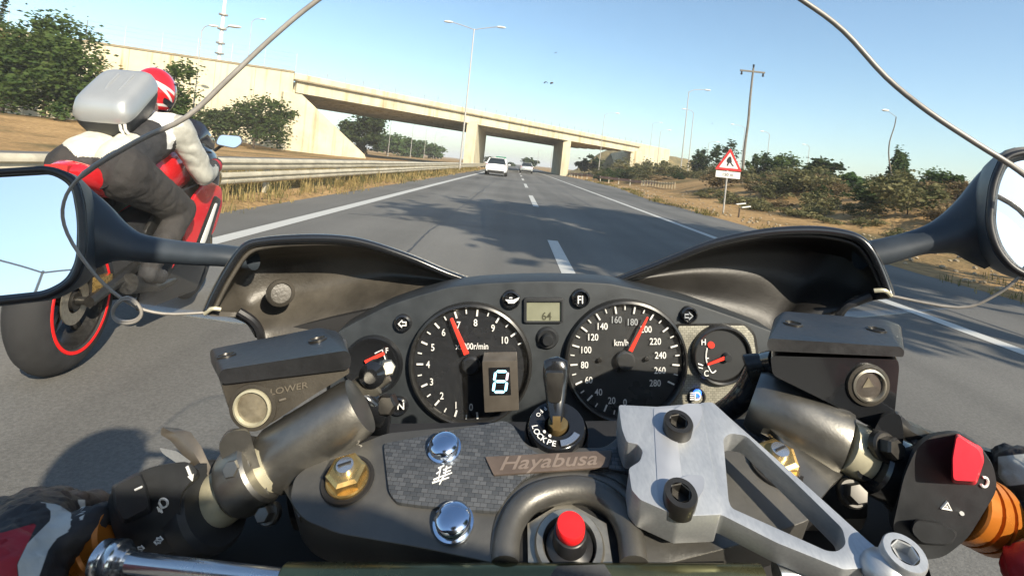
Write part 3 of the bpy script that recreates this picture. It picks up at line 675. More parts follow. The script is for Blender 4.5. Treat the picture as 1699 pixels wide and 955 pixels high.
# ------------------------------------------------------------------ cars ahead
M_carw = mat('car_paint_white', (.80, .80, .78), .25, coat=.8, var=.03, nscale=2)
M_cars = mat('car_paint_silver', (.50, .52, .52), .28, .4, coat=.8, var=.03, nscale=2)
M_glass = mat('car_glass', (.02, .025, .03), .06, var=.05, rvar=.02)
M_rubber = mat('tyre_rubber', (.02, .02, .021), .85, var=.2, nscale=20)
M_tail = mat('tail_lamp', (.45, .02, .02), .2, coat=1)
M_alloy = mat('alloy', (.5, .5, .5), .3, .8)
def car(name, label, x, y, paint, yaw=0, est=False):
    t = thing(name, label, 'car', (x, y, 0), (0, 0, yaw))
    # stations along y: (y, half width at sill, half width at waist, sill z, waist z, roof z or None, half roof)
    W_ = .9
    st = [(0, .62, .70, .42, .82), (.08, .80, .84, .30, .92), (.5, .86, .90, .22, 1.00), (1.2, .88, .90, .20, .98), (2.6, .88, .90, .20, .95), (3.3, .87, .88, .22, .86), (4.0, .80, .82, .26, .74), (4.3, .6, .65, .34, .62)]
    rows = []
    for (yy, a, c, z0, z1) in st:
        mz = (z0 + z1) / 2
        rows.append([V(p) for p in [(-a * .8, yy, z0), (-a, yy, z0 + .08), (-c - .02, yy, mz), (-c, yy, z1 - .06), (-c * .9, yy, z1), (0, yy, z1 + .03), (c * .9, yy, z1), (c, yy, z1 - .06), (c + .02, yy, mz), (a, yy, z0 + .08), (a * .8, yy, z0)]])
    b = BM(); vv = grid(b, rows, closed=True); b.faces.new(vv[0]); b.faces.new(vv[-1][::-1]); link('body', b, paint, t, ang=40)
    ro = [(.22, .76, .93), (.62, .60, 1.40), (1.3, .60, 1.48), (2.1, .60, 1.44), (2.95, .74, .95)]
    b = BM(); rows = [[V((-w, yy, .93)), V((-w, yy, z)), V((-w * .8, yy, z + .025)), V((w * .8, yy, z + .025)), V((w, yy, z)), V((w, yy, .93))] for yy, w, z in ro]
    vv = grid(b, rows); link('window', b, M_glass, t, ang=30)
    b = BM(); rows = [[V((-w - .02, yy, z - .03)), V((-w * .8, yy, z + .035)), V((w * .8, yy, z + .035)), V((w + .02, yy, z - .03))] for yy, w, z in ro[1:4]]; grid(b, rows); thicken(b, .02); link('roof', b, paint, t)
    for s in (-1, 1):
        b = BM()
        tube(b, [V((s * .80, .2, .94)), V((s * .62, .62, 1.40))], .05, 6); tube(b, [V((s * .64, 1.5, 1.46)), V((s * .82, 1.6, .95))], .03, 6); tube(b, [V((s * .62, 2.1, 1.43)), V((s * .78, 2.95, .94))], .04, 6); link('pillar', b, paint, t)
        b = BM(); prism(b, [V(p) for p in [(s * .62, -.02, .70), (s * .83, .06, .70), (s * .83, .08, .90), (s * .66, .02, .90)]], [V(p) for p in [(s * .62, .12, .70), (s * .87, .22, .70), (s * .87, .25, .90), (s * .66, .16, .90)]]); bevel(b, .015, 1); link('tail_light', b, M_tail, t)
        b = BM(); ellipsoid(b, V((s * 1.0, 2.55, .98)), V((.11, .07, .07)), seg=10); link('door_mirror', b, paint, t)
        for yy in (.78, 3.42):
            w = bpy.data.objects.new('wheel', None)
            b = BM(); lathe(b, V((s * .70, yy, .31)), V((s, 0, 0)), [(.19, 0), (.29, 0), (.31, .04), (.31, .16), (.29, .2), (.2, .2), (.19, .17), (.19, 0)], 20)
            o = link('wheel', b, M_rubber, t); b = BM(); lathe(b, V((s * .70, yy, .31)), V((s, 0, 0)), [(0, .14), (.06, .16), (.19, .15), (.2, .19)], 16); link('rim', b, M_alloy, o)
            bpy.data.objects.remove(w)
    b = BM(); box(b, -.26, .26, -.035, -.005, .62, .74); link('number_plate', b, M_whitep, t)
    b = BM(); box(b, -.66, .66, -.01, .2, .30, .44); bevel(b, .03, 2); link('bumper', b, M_rubber, t)
    return t
q = wpt(822, 290, 41); car('white_hatchback', 'white hatchback driving ahead in the left lane', q.x, 41, M_carw)
q = wpt(873, 286, 70); car('silver_saloon', 'small silver car farther ahead beyond the white hatchback', q.x, 70, M_cars)
# ================================================================== OUR MOTORCYCLE (leans with the camera; local x right, y ahead, z up)
M_blk = mat('black_plastic', (.022, .024, .027), .5, var=.25, nscale=30, bump=.15, bscale=500)
M_panel = mat('dash_plastic', (.026, .031, .036), .55, var=.2, nscale=40, bump=.35, bscale=900)
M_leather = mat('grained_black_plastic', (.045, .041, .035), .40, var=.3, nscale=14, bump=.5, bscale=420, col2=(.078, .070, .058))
M_gloss = mat('gloss_black', (.012, .013, .015), .16, coat=.5, var=.2, nscale=10)
M_trim = mat('rubber_trim', (.018, .018, .02), .4, var=.3, nscale=60)
M_dial = mat('dial_black', (.018, .020, .024), .25, var=.1, nscale=9, rvar=.06)
M_dial2 = mat('dial_grey', (.040, .042, .044), .3, var=.12, nscale=9, rvar=.06)
M_bezel = mat('bezel', (.05, .05, .05), .3, .6, var=.2, nscale=30)
M_white = mat('dial_white', (.78, .78, .76), .5, var=.08, nscale=60)
M_grey = mat('dial_print_grey', (.34, .36, .38), .5, var=.1, nscale=60)
M_needle = mat('needle_red', (.85, .05, .03), .4, var=.05)
M_clamp = mat('clamp_metal', (.115, .112, .104), .42, .6, var=.18, nscale=22, bump=.3, bscale=700)
M_cast = mat('cast_grey_metal', (.205, .20, .185), .40, .88, var=.1, nscale=60, bump=.22, bscale=900, rvar=.06)
M_alu = mat('brushed_aluminium', (.47, .49, .51), .38, .6, var=.05, nscale=30)
streak(M_alu, (900, 14, 900), .35, .75, (.84, .85, .87), 1.0)
M_alu2 = mat('bright_aluminium', (.62, .64, .66), .22, .9, var=.08, nscale=30)
M_chrome = mat('chrome_blue', (.55, .63, .76), .12, 1, var=.05, nscale=30, rvar=.04)
M_brass = mat('gold_anodised', (.62, .42, .16), .28, .9, var=.15, nscale=60)
M_black_steel = mat('black_oxide_steel', (.055, .053, .05), .35, .7, var=.2, nscale=60)
M_steel = mat('zinc_steel', (.36, .34, .29), .36, .8, var=.2, nscale=80)
M_collar = mat('cream_collar', (.52, .49, .36), .35, .35, var=.12, nscale=60)
M_orange = mat('orange_collar', (.46, .15, .02), .3, .3, var=.1, nscale=40)
M_redcap = mat('red_plastic', (.75, .012, .015), .45, var=.08, nscale=60, bump=.2, bscale=900)
M_redsw = mat('red_switch', (.70, .03, .05), .35, var=.06, nscale=60)
M_olive = mat('lcd_olive', (.21, .215, .155), .35, var=.08, nscale=60)
M_tan = mat('badge_brown', (.115, .088, .072), .45, .2, var=.15, nscale=60)
M_tan2 = mat('badge_edge', (.24, .19, .155), .4, .3, var=.1, nscale=60)
M_box = mat('indicator_box', (.075, .066, .056), .5, var=.12, nscale=60)
M_void = mat('void_black', (.010, .010, .011), .7, var=.3, nscale=12)
M_bronze = mat('key_bronze', (.36, .26, .12), .35, .8, var=.15, nscale=80)
M_armb = mat('mirror_arm_black', (.026, .034, .044), .48, var=.3, nscale=14)
M_led = emis('led_cyan', (.35, .8, 1.0), 1.6); M_led2 = emis('led_faint', (.62, .5, .6), .55); M_ledb = emis('high_beam_blue', (.04, .16, .9), 1.3)
M_edge = mat('screen_edge', (.22, .205, .185), .35, var=.15, nscale=40)
M_fork = mat('fork_gold', (.30, .27, .2), .4, .6, var=.15, nscale=40)
M_lid = mat('lid_black', (.020, .021, .023), .42, var=.3, nscale=40, bump=.4, bscale=300)
M_clear = mat('sight_glass', (.17, .15, .11), .12, var=.35, nscale=90, coat=.5)
M_mirror = bpy.data.materials.new('mirror_glass'); M_mirror.use_nodes = True
_p = M_mirror.node_tree.nodes['Principled BSDF']; _p.inputs['Base Color'].default_value = (.93, .95, .96, 1); _p.inputs['Metallic'].default_value = 1; _p.inputs['Roughness'].default_value = .012
def carbon(name, c1, c2, sc, vertical=False, rough=.35):
    m = bpy.data.materials.new(name); m.use_nodes = True; t = m.node_tree; L = t.links.new; p = t.nodes['Principled BSDF']
    tc = t.nodes.new('ShaderNodeTexCoord'); mp = t.nodes.new('ShaderNodeMapping'); mp.inputs['Rotation'].default_value = (R(90) if vertical else R(0), 0, R(0) if vertical else R(5))
    mp.inputs['Scale'].default_value = (sc, sc, sc)
    b = t.nodes.new('ShaderNodeTexBrick'); b.inputs['Scale'].default_value = 1; b.inputs['Mortar Size'].default_value = .035; b.inputs['Mortar Smooth'].default_value = .6; b.inputs['Brick Width'].default_value = .85; b.inputs['Row Height'].default_value = .5
    b.inputs['Color1'].default_value = (*c1, 1); b.inputs['Color2'].default_value = (*c2, 1); b.inputs['Mortar'].default_value = (c1[0] * .18, c1[1] * .18, c1[2] * .2, 1)
    L(tc.outputs['Object'], mp.inputs[0]); L(mp.outputs[0], b.inputs['Vector']); L(b.outputs['Color'], p.inputs['Base Color'])
    p.inputs['Roughness'].default_value = rough; p.inputs['Metallic'].default_value = .3; p.inputs['Coat Weight'].default_value = .25; p.inputs['Coat Roughness'].default_value = .2
    bp_ = t.nodes.new('ShaderNodeBump'); bp_.inputs['Strength'].default_value = .5; bp_.inputs['Distance'].default_value = .0004; L(b.outputs['Fac'], bp_.inputs['Height']); bp_.invert = True; L(bp_.outputs[0], p.inputs['Normal'])
    return m
M_carbon = carbon('carbon_weave', (.055, .060, .066), (.105, .11, .117), 270, rough=.45)
M_carbon2 = carbon('silver_carbon_weave', (.30, .29, .24), (.40, .385, .32), 250, True, .42)

bike = thing('motorcycle', 'our own black motorcycle seen from its saddle, carrying the gauges and silver bracket', 'motorcycle', (sn * HC, 0, HC - cs * HC), (0, -ROLL, 0))
X_, Y_, Z_ = V((1, 0, 0)), V((0, 1, 0)), V((0, 0, 1))
def Q(px, py, d): return V(((px - CX) * d / F, d, HC - (py - CY) * d / F))
TN = V((0, -math.sin(R(24)), math.cos(R(24)))); TX = X_; TY = TN.cross(TX)      # top-clamp plane: normal, right, away
TP0 = Q(855, 780, .25)
def K(px, py, h=0.):                                                              # picture point on the clamp plane raised by h
    r = V(((px - CX) / F, 1, -(py - CY) / F)); o = V((0, 0, HC)); return o + r * ((TN.dot(TP0 - o) + h) / TN.dot(r))
def slabD(name, px, d, th, m, parent=bike, bev=.0008, r=0, holes=()):              # upright plate at distance d
    pp = rpoly(px, r) if r else px; b = BM()
    slab(b, [Q(x, y, d) for x, y in pp], V((0, th, 0)), [[Q(x, y, d) for x, y in h] for h in holes]); bevel(b, bev); return link(name, b, m, parent)
def slabK(name, px, h, th, m, parent=bike, bev=.0008, r=0, holes=(), seg=2):       # plate lying on the clamp plane
    pp = rpoly(px, r) if r else px; b = BM()
    slab(b, [K(x, y, h) for x, y in pp], -TN * th, [[K(x, y, h) for x, y in q] for q in holes]); bevel(b, bev, seg); return link(name, b, m, parent)
FY = -Y_                                                                            # towards the rider
U = lambda d: d / F                                                                 # metres per picture pixel at distance d
def latheD(name, px, py, d, prof_px, m, parent=bike, seg=48):
    """turned piece facing the rider; profile in (radius px, height px towards rider)"""
    b = BM(); lathe(b, Q(px, py, d), FY, [(r * U(d), h * U(d)) for r, h in prof_px], seg); return link(name, b, m, parent)

# ---------------------------------------------------------------- instrument panel
DD = .44
dash = slabD('instrument_panel', [(556, 552), (600, 528), (640, 508), (690, 491), (745, 476), (800, 470), (860, 467), (905, 466), (960, 467), (1012, 470), (1070, 482), (1150, 502), (1220, 526), (1290, 552), (1300, 640), (1290, 760), (560, 760), (545, 660)], DD, .035, M_panel, r=10, bev=.003)
slabD('carbon_trim', [(1124, 541), (1236, 540), (1250, 556), (1262, 640), (1250, 676), (1205, 700), (1092, 700), (1122, 655), (1134, 625), (1136, 597), (1133, 566)], DD - .0022, .002, M_carbon2, dash, r=5, bev=.0006)
slabD('carbon_trim_edge', [(1118, 537), (1238, 536), (1254, 553), (1267, 640), (1254, 680), (1207, 705), (1088, 705), (1118, 655), (1132, 625), (1134, 597), (1131, 566)], DD - .0012, .001, M_bezel, dash, r=11, bev=.0003)
def pol(cx, cy, a, r): return (cx + r * math.cos(R(a)), cy - r * math.sin(R(a)))
def tickmesh(b, cx, cy, d, a, r0, r1, w):
    p0, p1 = pol(cx, cy, a, r0), pol(cx, cy, a, r1); ux, uy = math.sin(R(a)) * w / 2, math.cos(R(a)) * w / 2
    slab(b, [Q(p0[0] - ux, p0[1] - uy, d), Q(p0[0] + ux, p0[1] + uy, d), Q(p1[0] + ux, p1[1] + uy, d), Q(p1[0] - ux, p1[1] - uy, d)], V((0, .0003, 0)))
def num(b, w, px, py, d, h=12, shear=0, wide=.82): text(b, w, Q(px, py, d), X_, Z_, h * U(d) / .70, shear, wide)
def needle(name, tip, base, d, w0, w1, m, parent):
    a, c = V(tip), V(base); u = (c - a).normalized(); n = V((-u.y, u.x)); b = BM()
    slab(b, [Q(*(a + n * w0 / 2), d), Q(*(c + n * w1 / 2), d), Q(*(c - n * w1 / 2), d), Q(*(a - n * w0 / 2), d)], V((0, .0012, 0))); bevel(b, .0003, 1); return link(name, b, m, parent)
DF = DD - .0020                                                                     # dial print level
# tachometer
tc_ = latheD('tachometer', 781, 602, DD, [(0, 2.0), (94, 2.0), (94.5, 1.5), (94.5, 0)], M_dial, seg=64)
latheD('bezel', 781, 602, DD, [(93.5, 2.6), (94.5, 11), (97, 14), (100.5, 12), (102, 5), (102, -2), (93.5, -2)], M_bezel, tc_, 64)
b = BM()
for n in range(0, 12):
    a = 180 - 24.15 * (n - 4)
    if n <= 10: tickmesh(b, 782, 604, DF - .0012, a, 80, 91, 3.0)
    if n <= 10: tickmesh(b, 782, 604, DF - .0012, a - 12.07, 84, 91, 2.0)
link('tick_marks', b, M_white, tc_)
b = BM()
for w, x, y in [('7', 761, 539), ('6', 736, 551), ('5', 718, 576), ('4', 710, 604), ('3', 716, 633), ('2', 733, 656), ('1', 756.5, 672), ('0', 781.5, 675), ('8', 789, 535), ('9', 818, 544), ('10', 838, 564), ('11', 851, 590)]: num(b, w, x, y, DF - .0012, 11.5)
num(b, 'x1000r/min', 783, 574, DF - .0012, 10.5, wide=.78)
link('numerals', b, M_white, tc_)
needle('needle', (748.5, 528), (774, 588), DF - .006, 5, 9.5, M_needle, tc_)
latheD('needle_hub', 782, 604, DF - .0005, [(0, 9), (12, 9), (15, 6), (15, 0)], M_dial, tc_, 24)
# speedometer
sp = latheD('speedometer', 1037, 597, DD, [(0, 2.0), (94, 2.0), (94.5, 1.5), (94.5, 0)], M_dial2, seg=64)
latheD('bezel', 1037, 597, DD, [(93.5, 2.6), (94.5, 11), (97, 14), (100.5, 12), (102, 5), (102, -2), (93.5, -2)], M_bezel, sp, 64)
b = BM()
for k in range(0, 15):
    a = 184.6 - 21.05 * (k - 4)
    tickmesh(b, 1037, 598, DF - .0012, a, 79, 91, 2.6)
    if k < 14: tickmesh(b, 1037, 598, DF - .0012, a - 10.5, 84, 91, 1.8)
link('tick_marks', b, M_white, sp)
b = BM(); bg_ = BM()
for w, x, y in [('20', 1015, 664), ('40', 993, 650), ('80', 970, 605), ('100', 973, 580), ('120', 984.5, 559), ('140', 1000, 541), ('200', 1072, 546), ('220', 1087.5, 566), ('240', 1096, 589), ('260', 1095, 614), ('280', 1087, 635), ('0', 1037, 667), ('60', 977, 630)]: num(b, w, x, y, DF - .0012, 11)
for w, x, y in [('160', 1023.5, 530), ('180', 1050, 534)]: num(bg_, w, x, y, DF - .0012, 11)  # two numerals set in grey instead of white
num(b, 'km/h', 1031, 568, DF - .0012, 10.5, wide=.8)
link('numerals', b, M_white, sp); link('grey_numerals', bg_, M_grey, sp)
needle('needle', (1075, 526), (1046, 583), DF - .006, 3, 7.5, M_needle, sp)
latheD('needle_hub', 1037, 596, DF - .0005, [(0, 9), (13, 9), (16, 6), (16, 0)], M_dial2, sp, 24)
b = BM()
for x, y in ((995, 597), (1026, 614), (1073, 595)): lathe(b, Q(x, y, DF - .001), FY, [(4 * U(DD), 0), (3.6 * U(DD), 2 * U(DD)), (0, 3 * U(DD))], 14)
link('screw', b, M_black_steel, sp)
def lens_mat():
    m = bpy.data.materials.new('gauge_lens'); m.use_nodes = True; t = m.node_tree; L = t.links.new; t.nodes.clear()
    out = t.nodes.new('ShaderNodeOutputMaterial'); tr = t.nodes.new('ShaderNodeBsdfTransparent'); gl = t.nodes.new('ShaderNodeBsdfGlossy'); gl.inputs['Roughness'].default_value = .04
    df = t.nodes.new('ShaderNodeBsdfDiffuse'); df.inputs[0].default_value = (.4, .38, .34, 1)
    lw = t.nodes.new('ShaderNodeFresnel'); lw.inputs['IOR'].default_value = 1.5; a = t.nodes.new('ShaderNodeMixShader'); b = t.nodes.new('ShaderNodeMixShader')
    tc = t.nodes.new('ShaderNodeTexCoord'); n = t.nodes.new('ShaderNodeTexNoise'); n.inputs['Scale'].default_value = 240; n.inputs['Detail'].default_value = 5
    r = t.nodes.new('ShaderNodeMapRange'); r.inputs['From Min'].default_value = .45; r.inputs['From Max'].default_value = .8; r.inputs['To Min'].default_value = .012; r.inputs['To Max'].default_value = .035
    L(tc.outputs['Object'], n.inputs['Vector']); L(n.outputs['Fac'], r.inputs['Value'])
    L(lw.outputs[0], a.inputs[0]); L(tr.outputs[0], a.inputs[1]); L(gl.outputs[0], a.inputs[2]); L(r.outputs[0], b.inputs[0]); L(a.outputs[0], b.inputs[1]); L(df.outputs[0], b.inputs[2]); L(b.outputs[0], out.inputs[0])
    return m
M_lens = lens_mat()
for gp, gx, gy in ((tc_, 781, 602), (sp, 1037, 597)): latheD('lens', gx, gy, DD - .0058, [(0, 6), (40, 5), (75, 2.5), (94, 0)], M_lens, gp, 48)
# small gauges
fg = latheD('fuel_gauge', 620, 604, DD, [(0, 6), (38, 6), (41, 8), (46, 9), (49, 4), (49, -2)], M_gloss, seg=40)
needle('needle', (637, 586), (605, 601), DD - .006, 6, 6, M_needle, fg)
b = BM(); num(b, 'F', 642, 581, DD - .0045, 9); tube(b, [Q(622, 586, DD - .004), Q(634, 580, DD - .004), Q(640, 598, DD - .004)], .0006, 5); link('numerals', b, M_white, fg)
tg = latheD('temperature_gauge', 1195, 587, DD - .002, [(0, 3), (43, 3), (43.5, 10), (46, 12), (49, 9), (50, 2), (50, -3)], M_bezel, seg=48)
latheD('dial', 1195, 587, DD - .0045, [(0, 1), (43, 1), (43, 0)], M_dial2, tg, 48)
b = BM(); num(b, 'H', 1167.5, 567, DD - .0062, 10); num(b, 'C', 1172, 619, DD - .0062, 10)
tube(b, [Q(*p, DD - .0058) for p in catmull([(1173, 577), (1171, 592), (1174, 605), (1181, 618), (1188, 614)], 4)], .0006, 5); tube(b, [Q(1171, 594, DD - .0058), Q(1176, 594, DD - .0058)], .0005, 5)
tube(b, [Q(1158, 603, DD - .0058), Q(1166, 606, DD - .0058)], .0006, 5); tube(b, [Q(1158, 609, DD - .0058), Q(1166, 611, DD - .0058)], .0004, 5)
link('numerals', b, M_white, tg)
b = BM(); cyl(b, Q(1180, 572, DD - .006), Q(1180, 572, DD - .0068), 5.5 * U(DD)); link('hot_mark', b, M_needle, tg)
needle('needle', (1174, 605), (1203, 594), DD - .009, 4, 6, M_needle, tg)
latheD('needle_hub', 1206, 592, DD - .006, [(0, 7), (6, 7), (8, 0)], M_blk, tg, 20)
# warning lamps
def lamp(px, py, r, name='warning_lamp'):
    return latheD(name, px, py, DD, [(0, 3), (r - 4, 3.5), (r - 2.5, 8), (r, 6), (r + 1, 0)], M_gloss, dash, 28)
def arrow(b, px, py, s, w, d=DD - .0062, th=.0007):
    P = [(-w, 0), (-w * .1, -w * .85), (-w * .1, -w * .38), (w * .8, -w * .38), (w * .8, w * .38), (-w * .1, w * .38), (-w * .1, w * .85)]
    tube(b, [Q(px + s * x, py + y, d) for x, y in P], th, 5, closed=True)
l_ = lamp(669, 535, 14); b = BM(); arrow(b, 668, 537, 1, 7); link('symbol', b, M_white, dash)
l_ = lamp(1142, 521, 13.5); b = BM(); arrow(b, 1142, 524, -1, 7); link('symbol', b, M_grey, dash)
lamp(848, 496, 15); b = BM(); D_ = DD - .0062
slab(b, [Q(x, y, D_) for x, y in [(842, 497), (852, 497), (862, 493), (860, 497), (853, 503), (843, 503)]], V((0, .0004, 0))); tube(b, [Q(839, 497, D_), Q(843, 500, D_)], .0006, 5); tube(b, [Q(845, 494, D_), Q(850, 494, D_)], .0006, 5); link('symbol', b, M_white, dash)
lamp(963, 494, 15); b = BM(); num(b, 'FI', 963, 497, D_, 13, wide=.8); link('symbol', b, M_white, dash)
lamp(662, 672, 15); b = BM(); num(b, 'N', 665, 673, D_, 12, wide=1); link('symbol', b, M_white, dash)
lamp(1154, 656, 15); b = BM(); tube(b, [Q(x, y, D_) for x, y in catmull([(1153, 651), (1159, 652), (1162, 657), (1159, 662), (1153, 663)], 4)] , .0007, 5, closed=True)
for k in range(4): tube(b, [Q(1145, 651.5 + 3.6 * k, D_), Q(1151, 651.5 + 3.6 * k, D_)], .0005, 4)
link('symbol', b, M_white, dash); b = BM(); lathe(b, Q(1157, 652, DD - .0045), FY, [(7 * U(DD), 0), (5 * U(DD), .0006), (0, .0008)], 16); link('high_beam_glow', b, M_ledb, dash)
latheD('reset_knob', 908, 560, DD, [(0, 15), (8, 15), (10, 12), (10, 5), (15, 6), (18, 3), (19, 0)], M_blk, dash, 32)
# clock display
lcd = slabD('clock_display', [(869, 494), (935, 494), (935, 536), (869, 536)], DD - .003, .003, M_blk, dash, r=5, bev=.0008, holes=[[(874, 501), (931, 501), (931, 533), (874, 533)]])
slabD('screen', [(874, 501), (931, 501), (931, 533), (874, 533)], DD - .0012, .001, M_olive, lcd, bev=0)
b = BM(); num(b, '64', 907, 524, DD - .0016, 13, wide=.9); link('digits', b, mat('lcd_ink', (.07, .07, .045), .6), lcd)
# gear indicator
gi = slabD('gear_indicator', [(800, 599), (858, 598), (861, 680), (804, 684)], .412, .02, M_box, r=2, bev=.0012)
slabD('window', [(811, 610), (846, 609), (848, 655), (813, 656)], .4112, .001, M_gloss, gi, bev=.0003)
def seg7(b, pts): slab(b, [Q(x, y, .4105) for x, y in pts], V((0, .0004, 0)))
b = BM(); t_ = 3.1; x0, x1, yt, ym, yb_ = 818.5, 839, 616, 632.5, 650
for y in (yt, ym, yb_): o_ = (yb_ - y) * .1; seg7(b, [(x0 + o_ + 1.5, y), (x0 + o_ + 4, y - t_ / 1.6), (x1 + o_ - 4, y - t_ / 1.6), (x1 + o_ - 1.5, y), (x1 + o_ - 4, y + t_ / 1.6), (x0 + o_ + 4, y + t_ / 1.6)])
def vseg(b, x, ya, yb2): seg7(b, [(x + (yb_ - ya) * .1, ya + 1.2), (x + (yb_ - ya) * .1 + t_ / 1.5, ya + 3), (x + (yb_ - yb2) * .1 + t_ / 1.5, yb2 - 3), (x + (yb_ - yb2) * .1, yb2 - 1.2), (x + (yb_ - yb2) * .1 - t_ / 1.5, yb2 - 3), (x + (yb_ - ya) * .1 - t_ / 1.5, ya + 3)])
vseg(b, x0, yt, ym); vseg(b, x0, ym, yb_); vseg(b, x1, ym, yb_); link('digit', b, M_led, gi)
b = BM(); vseg(b, x1, yt, ym); link('digit_segment', b, M_led2, gi)
# ---------------------------------------------------------------- ignition lock with key
b = BM(); c0 = K(924, 703, .003)
lathe(b, c0, TN, [(.0, -.006), (.0060, -.006), (.0066, -.001), (.0146, -.0005), (.0155, -.0025), (.0158, -.03), (0, -.03)], 40, ex=X_); ig = link('ignition_lock', b, M_gloss, bike)
b = BM(); lathe(b, c0, TN, [(.0170, -.03), (.0170, -.006), (.0165, -.004), (.0158, -.006), (.0158, -.03)], 40); link('lock_sleeve', b, M_blk, ig)
def arcword(b, w, c, rad, a0, a1, size, m_lift=.0004):
    n = len(w)
    for i, ch in enumerate(w):
        a = R(a0 + (a1 - a0) * i / max(1, n - 1)); o_ = c + (TX * math.cos(a) + TY * math.sin(a)) * rad + TN * m_lift
        up = -(TX * math.cos(a) + TY * math.sin(a)); xd = TX * math.sin(a) * 1 - TY * math.cos(a) * 1; xd = -xd
        if ch not in GLYPH: continue
        text(b, ch, o_, xd, up, size)
for w in 'LOCKPEF': WORDS.append(w)
_cache()
b = BM(); arcword(b, 'LOCK', c0, .0118, 190, 232, .0044); arcword(b, 'PE', c0, .0118, 247, 259, .0044); arcword(b, 'OFF', c0, .0110, 150, 122, .0032)
for a in (215, 240): cyl(b, c0 + (TX * math.cos(R(a)) + TY * math.sin(R(a))) * .0084 + TN * .0001, c0 + (TX * math.cos(R(a)) + TY * math.sin(R(a))) * .0084 + TN * .0006, .0008, seg=10)
link('lettering', b, M_white, ig)
b = BM(); P = [c0 + (TX * math.cos(R(a)) + TY * math.sin(R(a))) * .0132 + TN * .0007 for a in range(275, 332, 6)] + [c0 + (TX * math.cos(R(a)) + TY * math.sin(R(a))) * .0100 + TN * .0007 for a in range(329, 274, -6)]
slab(b, P, -TN * .0006); link('silver_label', b, M_alu2, ig)
b = BM(); lathe(b, K(926, 700, .0018), TN, [(0, 0), (.0052, 0), (.0057, -.002), (.0057, -.006)], 24); link('key_slot', b, M_bronze, ig)
key = BM(); prism(key, [Q(x, y, .262) for x, y in [(917, 690), (930, 690), (930, 715), (917, 713)]], [Q(x, y, .264) for x, y in [(917, 690), (930, 690), (930, 715), (917, 713)]]); ko = link('key', key, M_bronze, bike)
ko2 = BM(); rows = []
for (y, hw, dd, cx_) in [(593, 8, .285, 922), (598, 19, .284, 922), (612, 21, .283, 922), (626, 21, .282, 922), (645, 18, .280, 922), (670, 15, .276, 922), (690, 12, .272, 923), (698, 9, .27, 923)]:
    rows.append([Q(cx_ + hw * math.cos(R(a)), y, dd) + V((0, -(8 if y > 620 else 6) * U(.28) * math.sin(R(a)), 0)) for a in range(0, 360, 20)])
vv = grid(ko2, rows, closed=True); ko2.faces.new(vv[0]); ko2.faces.new(vv[-1][::-1]); kk = link('key_head', ko2, M_gloss, ko, ang=60)
slabD('key_cover', [(905, 618), (936, 618), (934, 640), (931, 668), (910, 668), (907, 640)], .2735, .004, M_black_steel, ko, r=5, bev=.001)
# ---------------------------------------------------------------- top clamp
clamp = slabK('top_clamp', [(590, 738), (640, 718), (700, 712), (838, 700), (880, 742), (1004, 742), (1030, 720), (1180, 730), (1300, 742), (1338, 780), (1348, 860), (1240, 900), (1085, 940), (1046, 935), (1036, 885), (1012, 848), (978, 828), (932, 826), (892, 838), (868, 864), (856, 895), (852, 940), (700, 908), (560, 884), (505, 862), (480, 830), (488, 790), (540, 752)], 0, .026, M_clamp, r=14, bev=.0035, seg=3)
# raised rounded arch round the stem
pts = catmull([(838, 935), (841, 892), (857, 852), (886, 826), (930, 813), (980, 815), (1020, 840), (1043, 880), (1052, 935)], 5)
b = BM(); tube(b, [K(x, y, -.0008) for x, y in pts], [.0060] * len(pts), 16); link('stem_arch', b, M_clamp, clamp, ang=60)
pts = catmull([(824, 925), (827, 880), (843, 838), (876, 808), (926, 794), (984, 796), (1034, 820), (1060, 868)], 5)
b = BM(); tube(b, [K(x, y, -.0022) for x, y in pts], [.0036] * len(pts), 12); link('arch_rim', b, M_clamp, clamp, ang=60)
cp = slabK('carbon_plate', [(636, 735), (836, 697), (850, 703), (874, 740), (900, 756), (950, 752), (1004, 744), (1062, 732), (1070, 786), (1004, 776), (952, 770), (908, 776), (870, 792), (842, 822), (826, 848), (700, 838), (657, 832), (645, 815)], .0022, .0026, M_carbon, clamp, r=7, bev=.0006)
bd = slabK('name_badge', [(805, 757), (1016, 746), (1010, 774), (819, 787)], .0034, .0012, M_tan, clamp, r=2, bev=.0004)
b = BM(); o_ = K(913, 767, .0036); d1 = (K(1000, 762, .0036) - o_).normalized(); text(b, 'Hayabusa', o_, d1, TY, .0098, .45, 1.28); link('lettering', b, M_tan2, clamp)
b = BM()                                                                              # brush-stroke emblem
for (xa, ya, xb2, yb2, w) in [(727, 776, 737, 771, 2.2), (724, 785, 729, 781, 2), (719, 795, 735, 788, 2.4), (731, 775, 727, 797, 2.2), (735, 779, 749, 773, 2.2), (735, 784, 748, 779, 2), (734, 789, 750, 783, 2.2), (741, 772, 738, 790, 2), (717, 800, 745, 791, 2.6), (736, 788, 729, 803, 2.4)]:
    a, c = V((xa, ya)), V((xb2, yb2)); n = (c - a).normalized(); n = V((-n.y, n.x)) * w / 2
    slab(b, [K(*(a + n), .0025), K(*(c + n * .5), .0025), K(*(c - n * .5), .0025), K(*(a - n), .0025)], -TN * .0004)
link('emblem', b, M_white, clamp)
def dome(px, py, r, h0=.0, m=M_chrome):
    b = BM(); lathe(b, K(px, py, h0), TN, [(r * 1.14, -.001), (r * 1.14, .0006), (r * 1.04, .001), (r, .0012), (r, .003), (r * .9, .0042), (r * .6, .0052), (r * .3, .0056), (0, .0057)], 36); return link('chrome_bolt', b, m, clamp, ang=50)
dome(737, 743, .0074, .003); dome(752, 866, .0079, .0015)
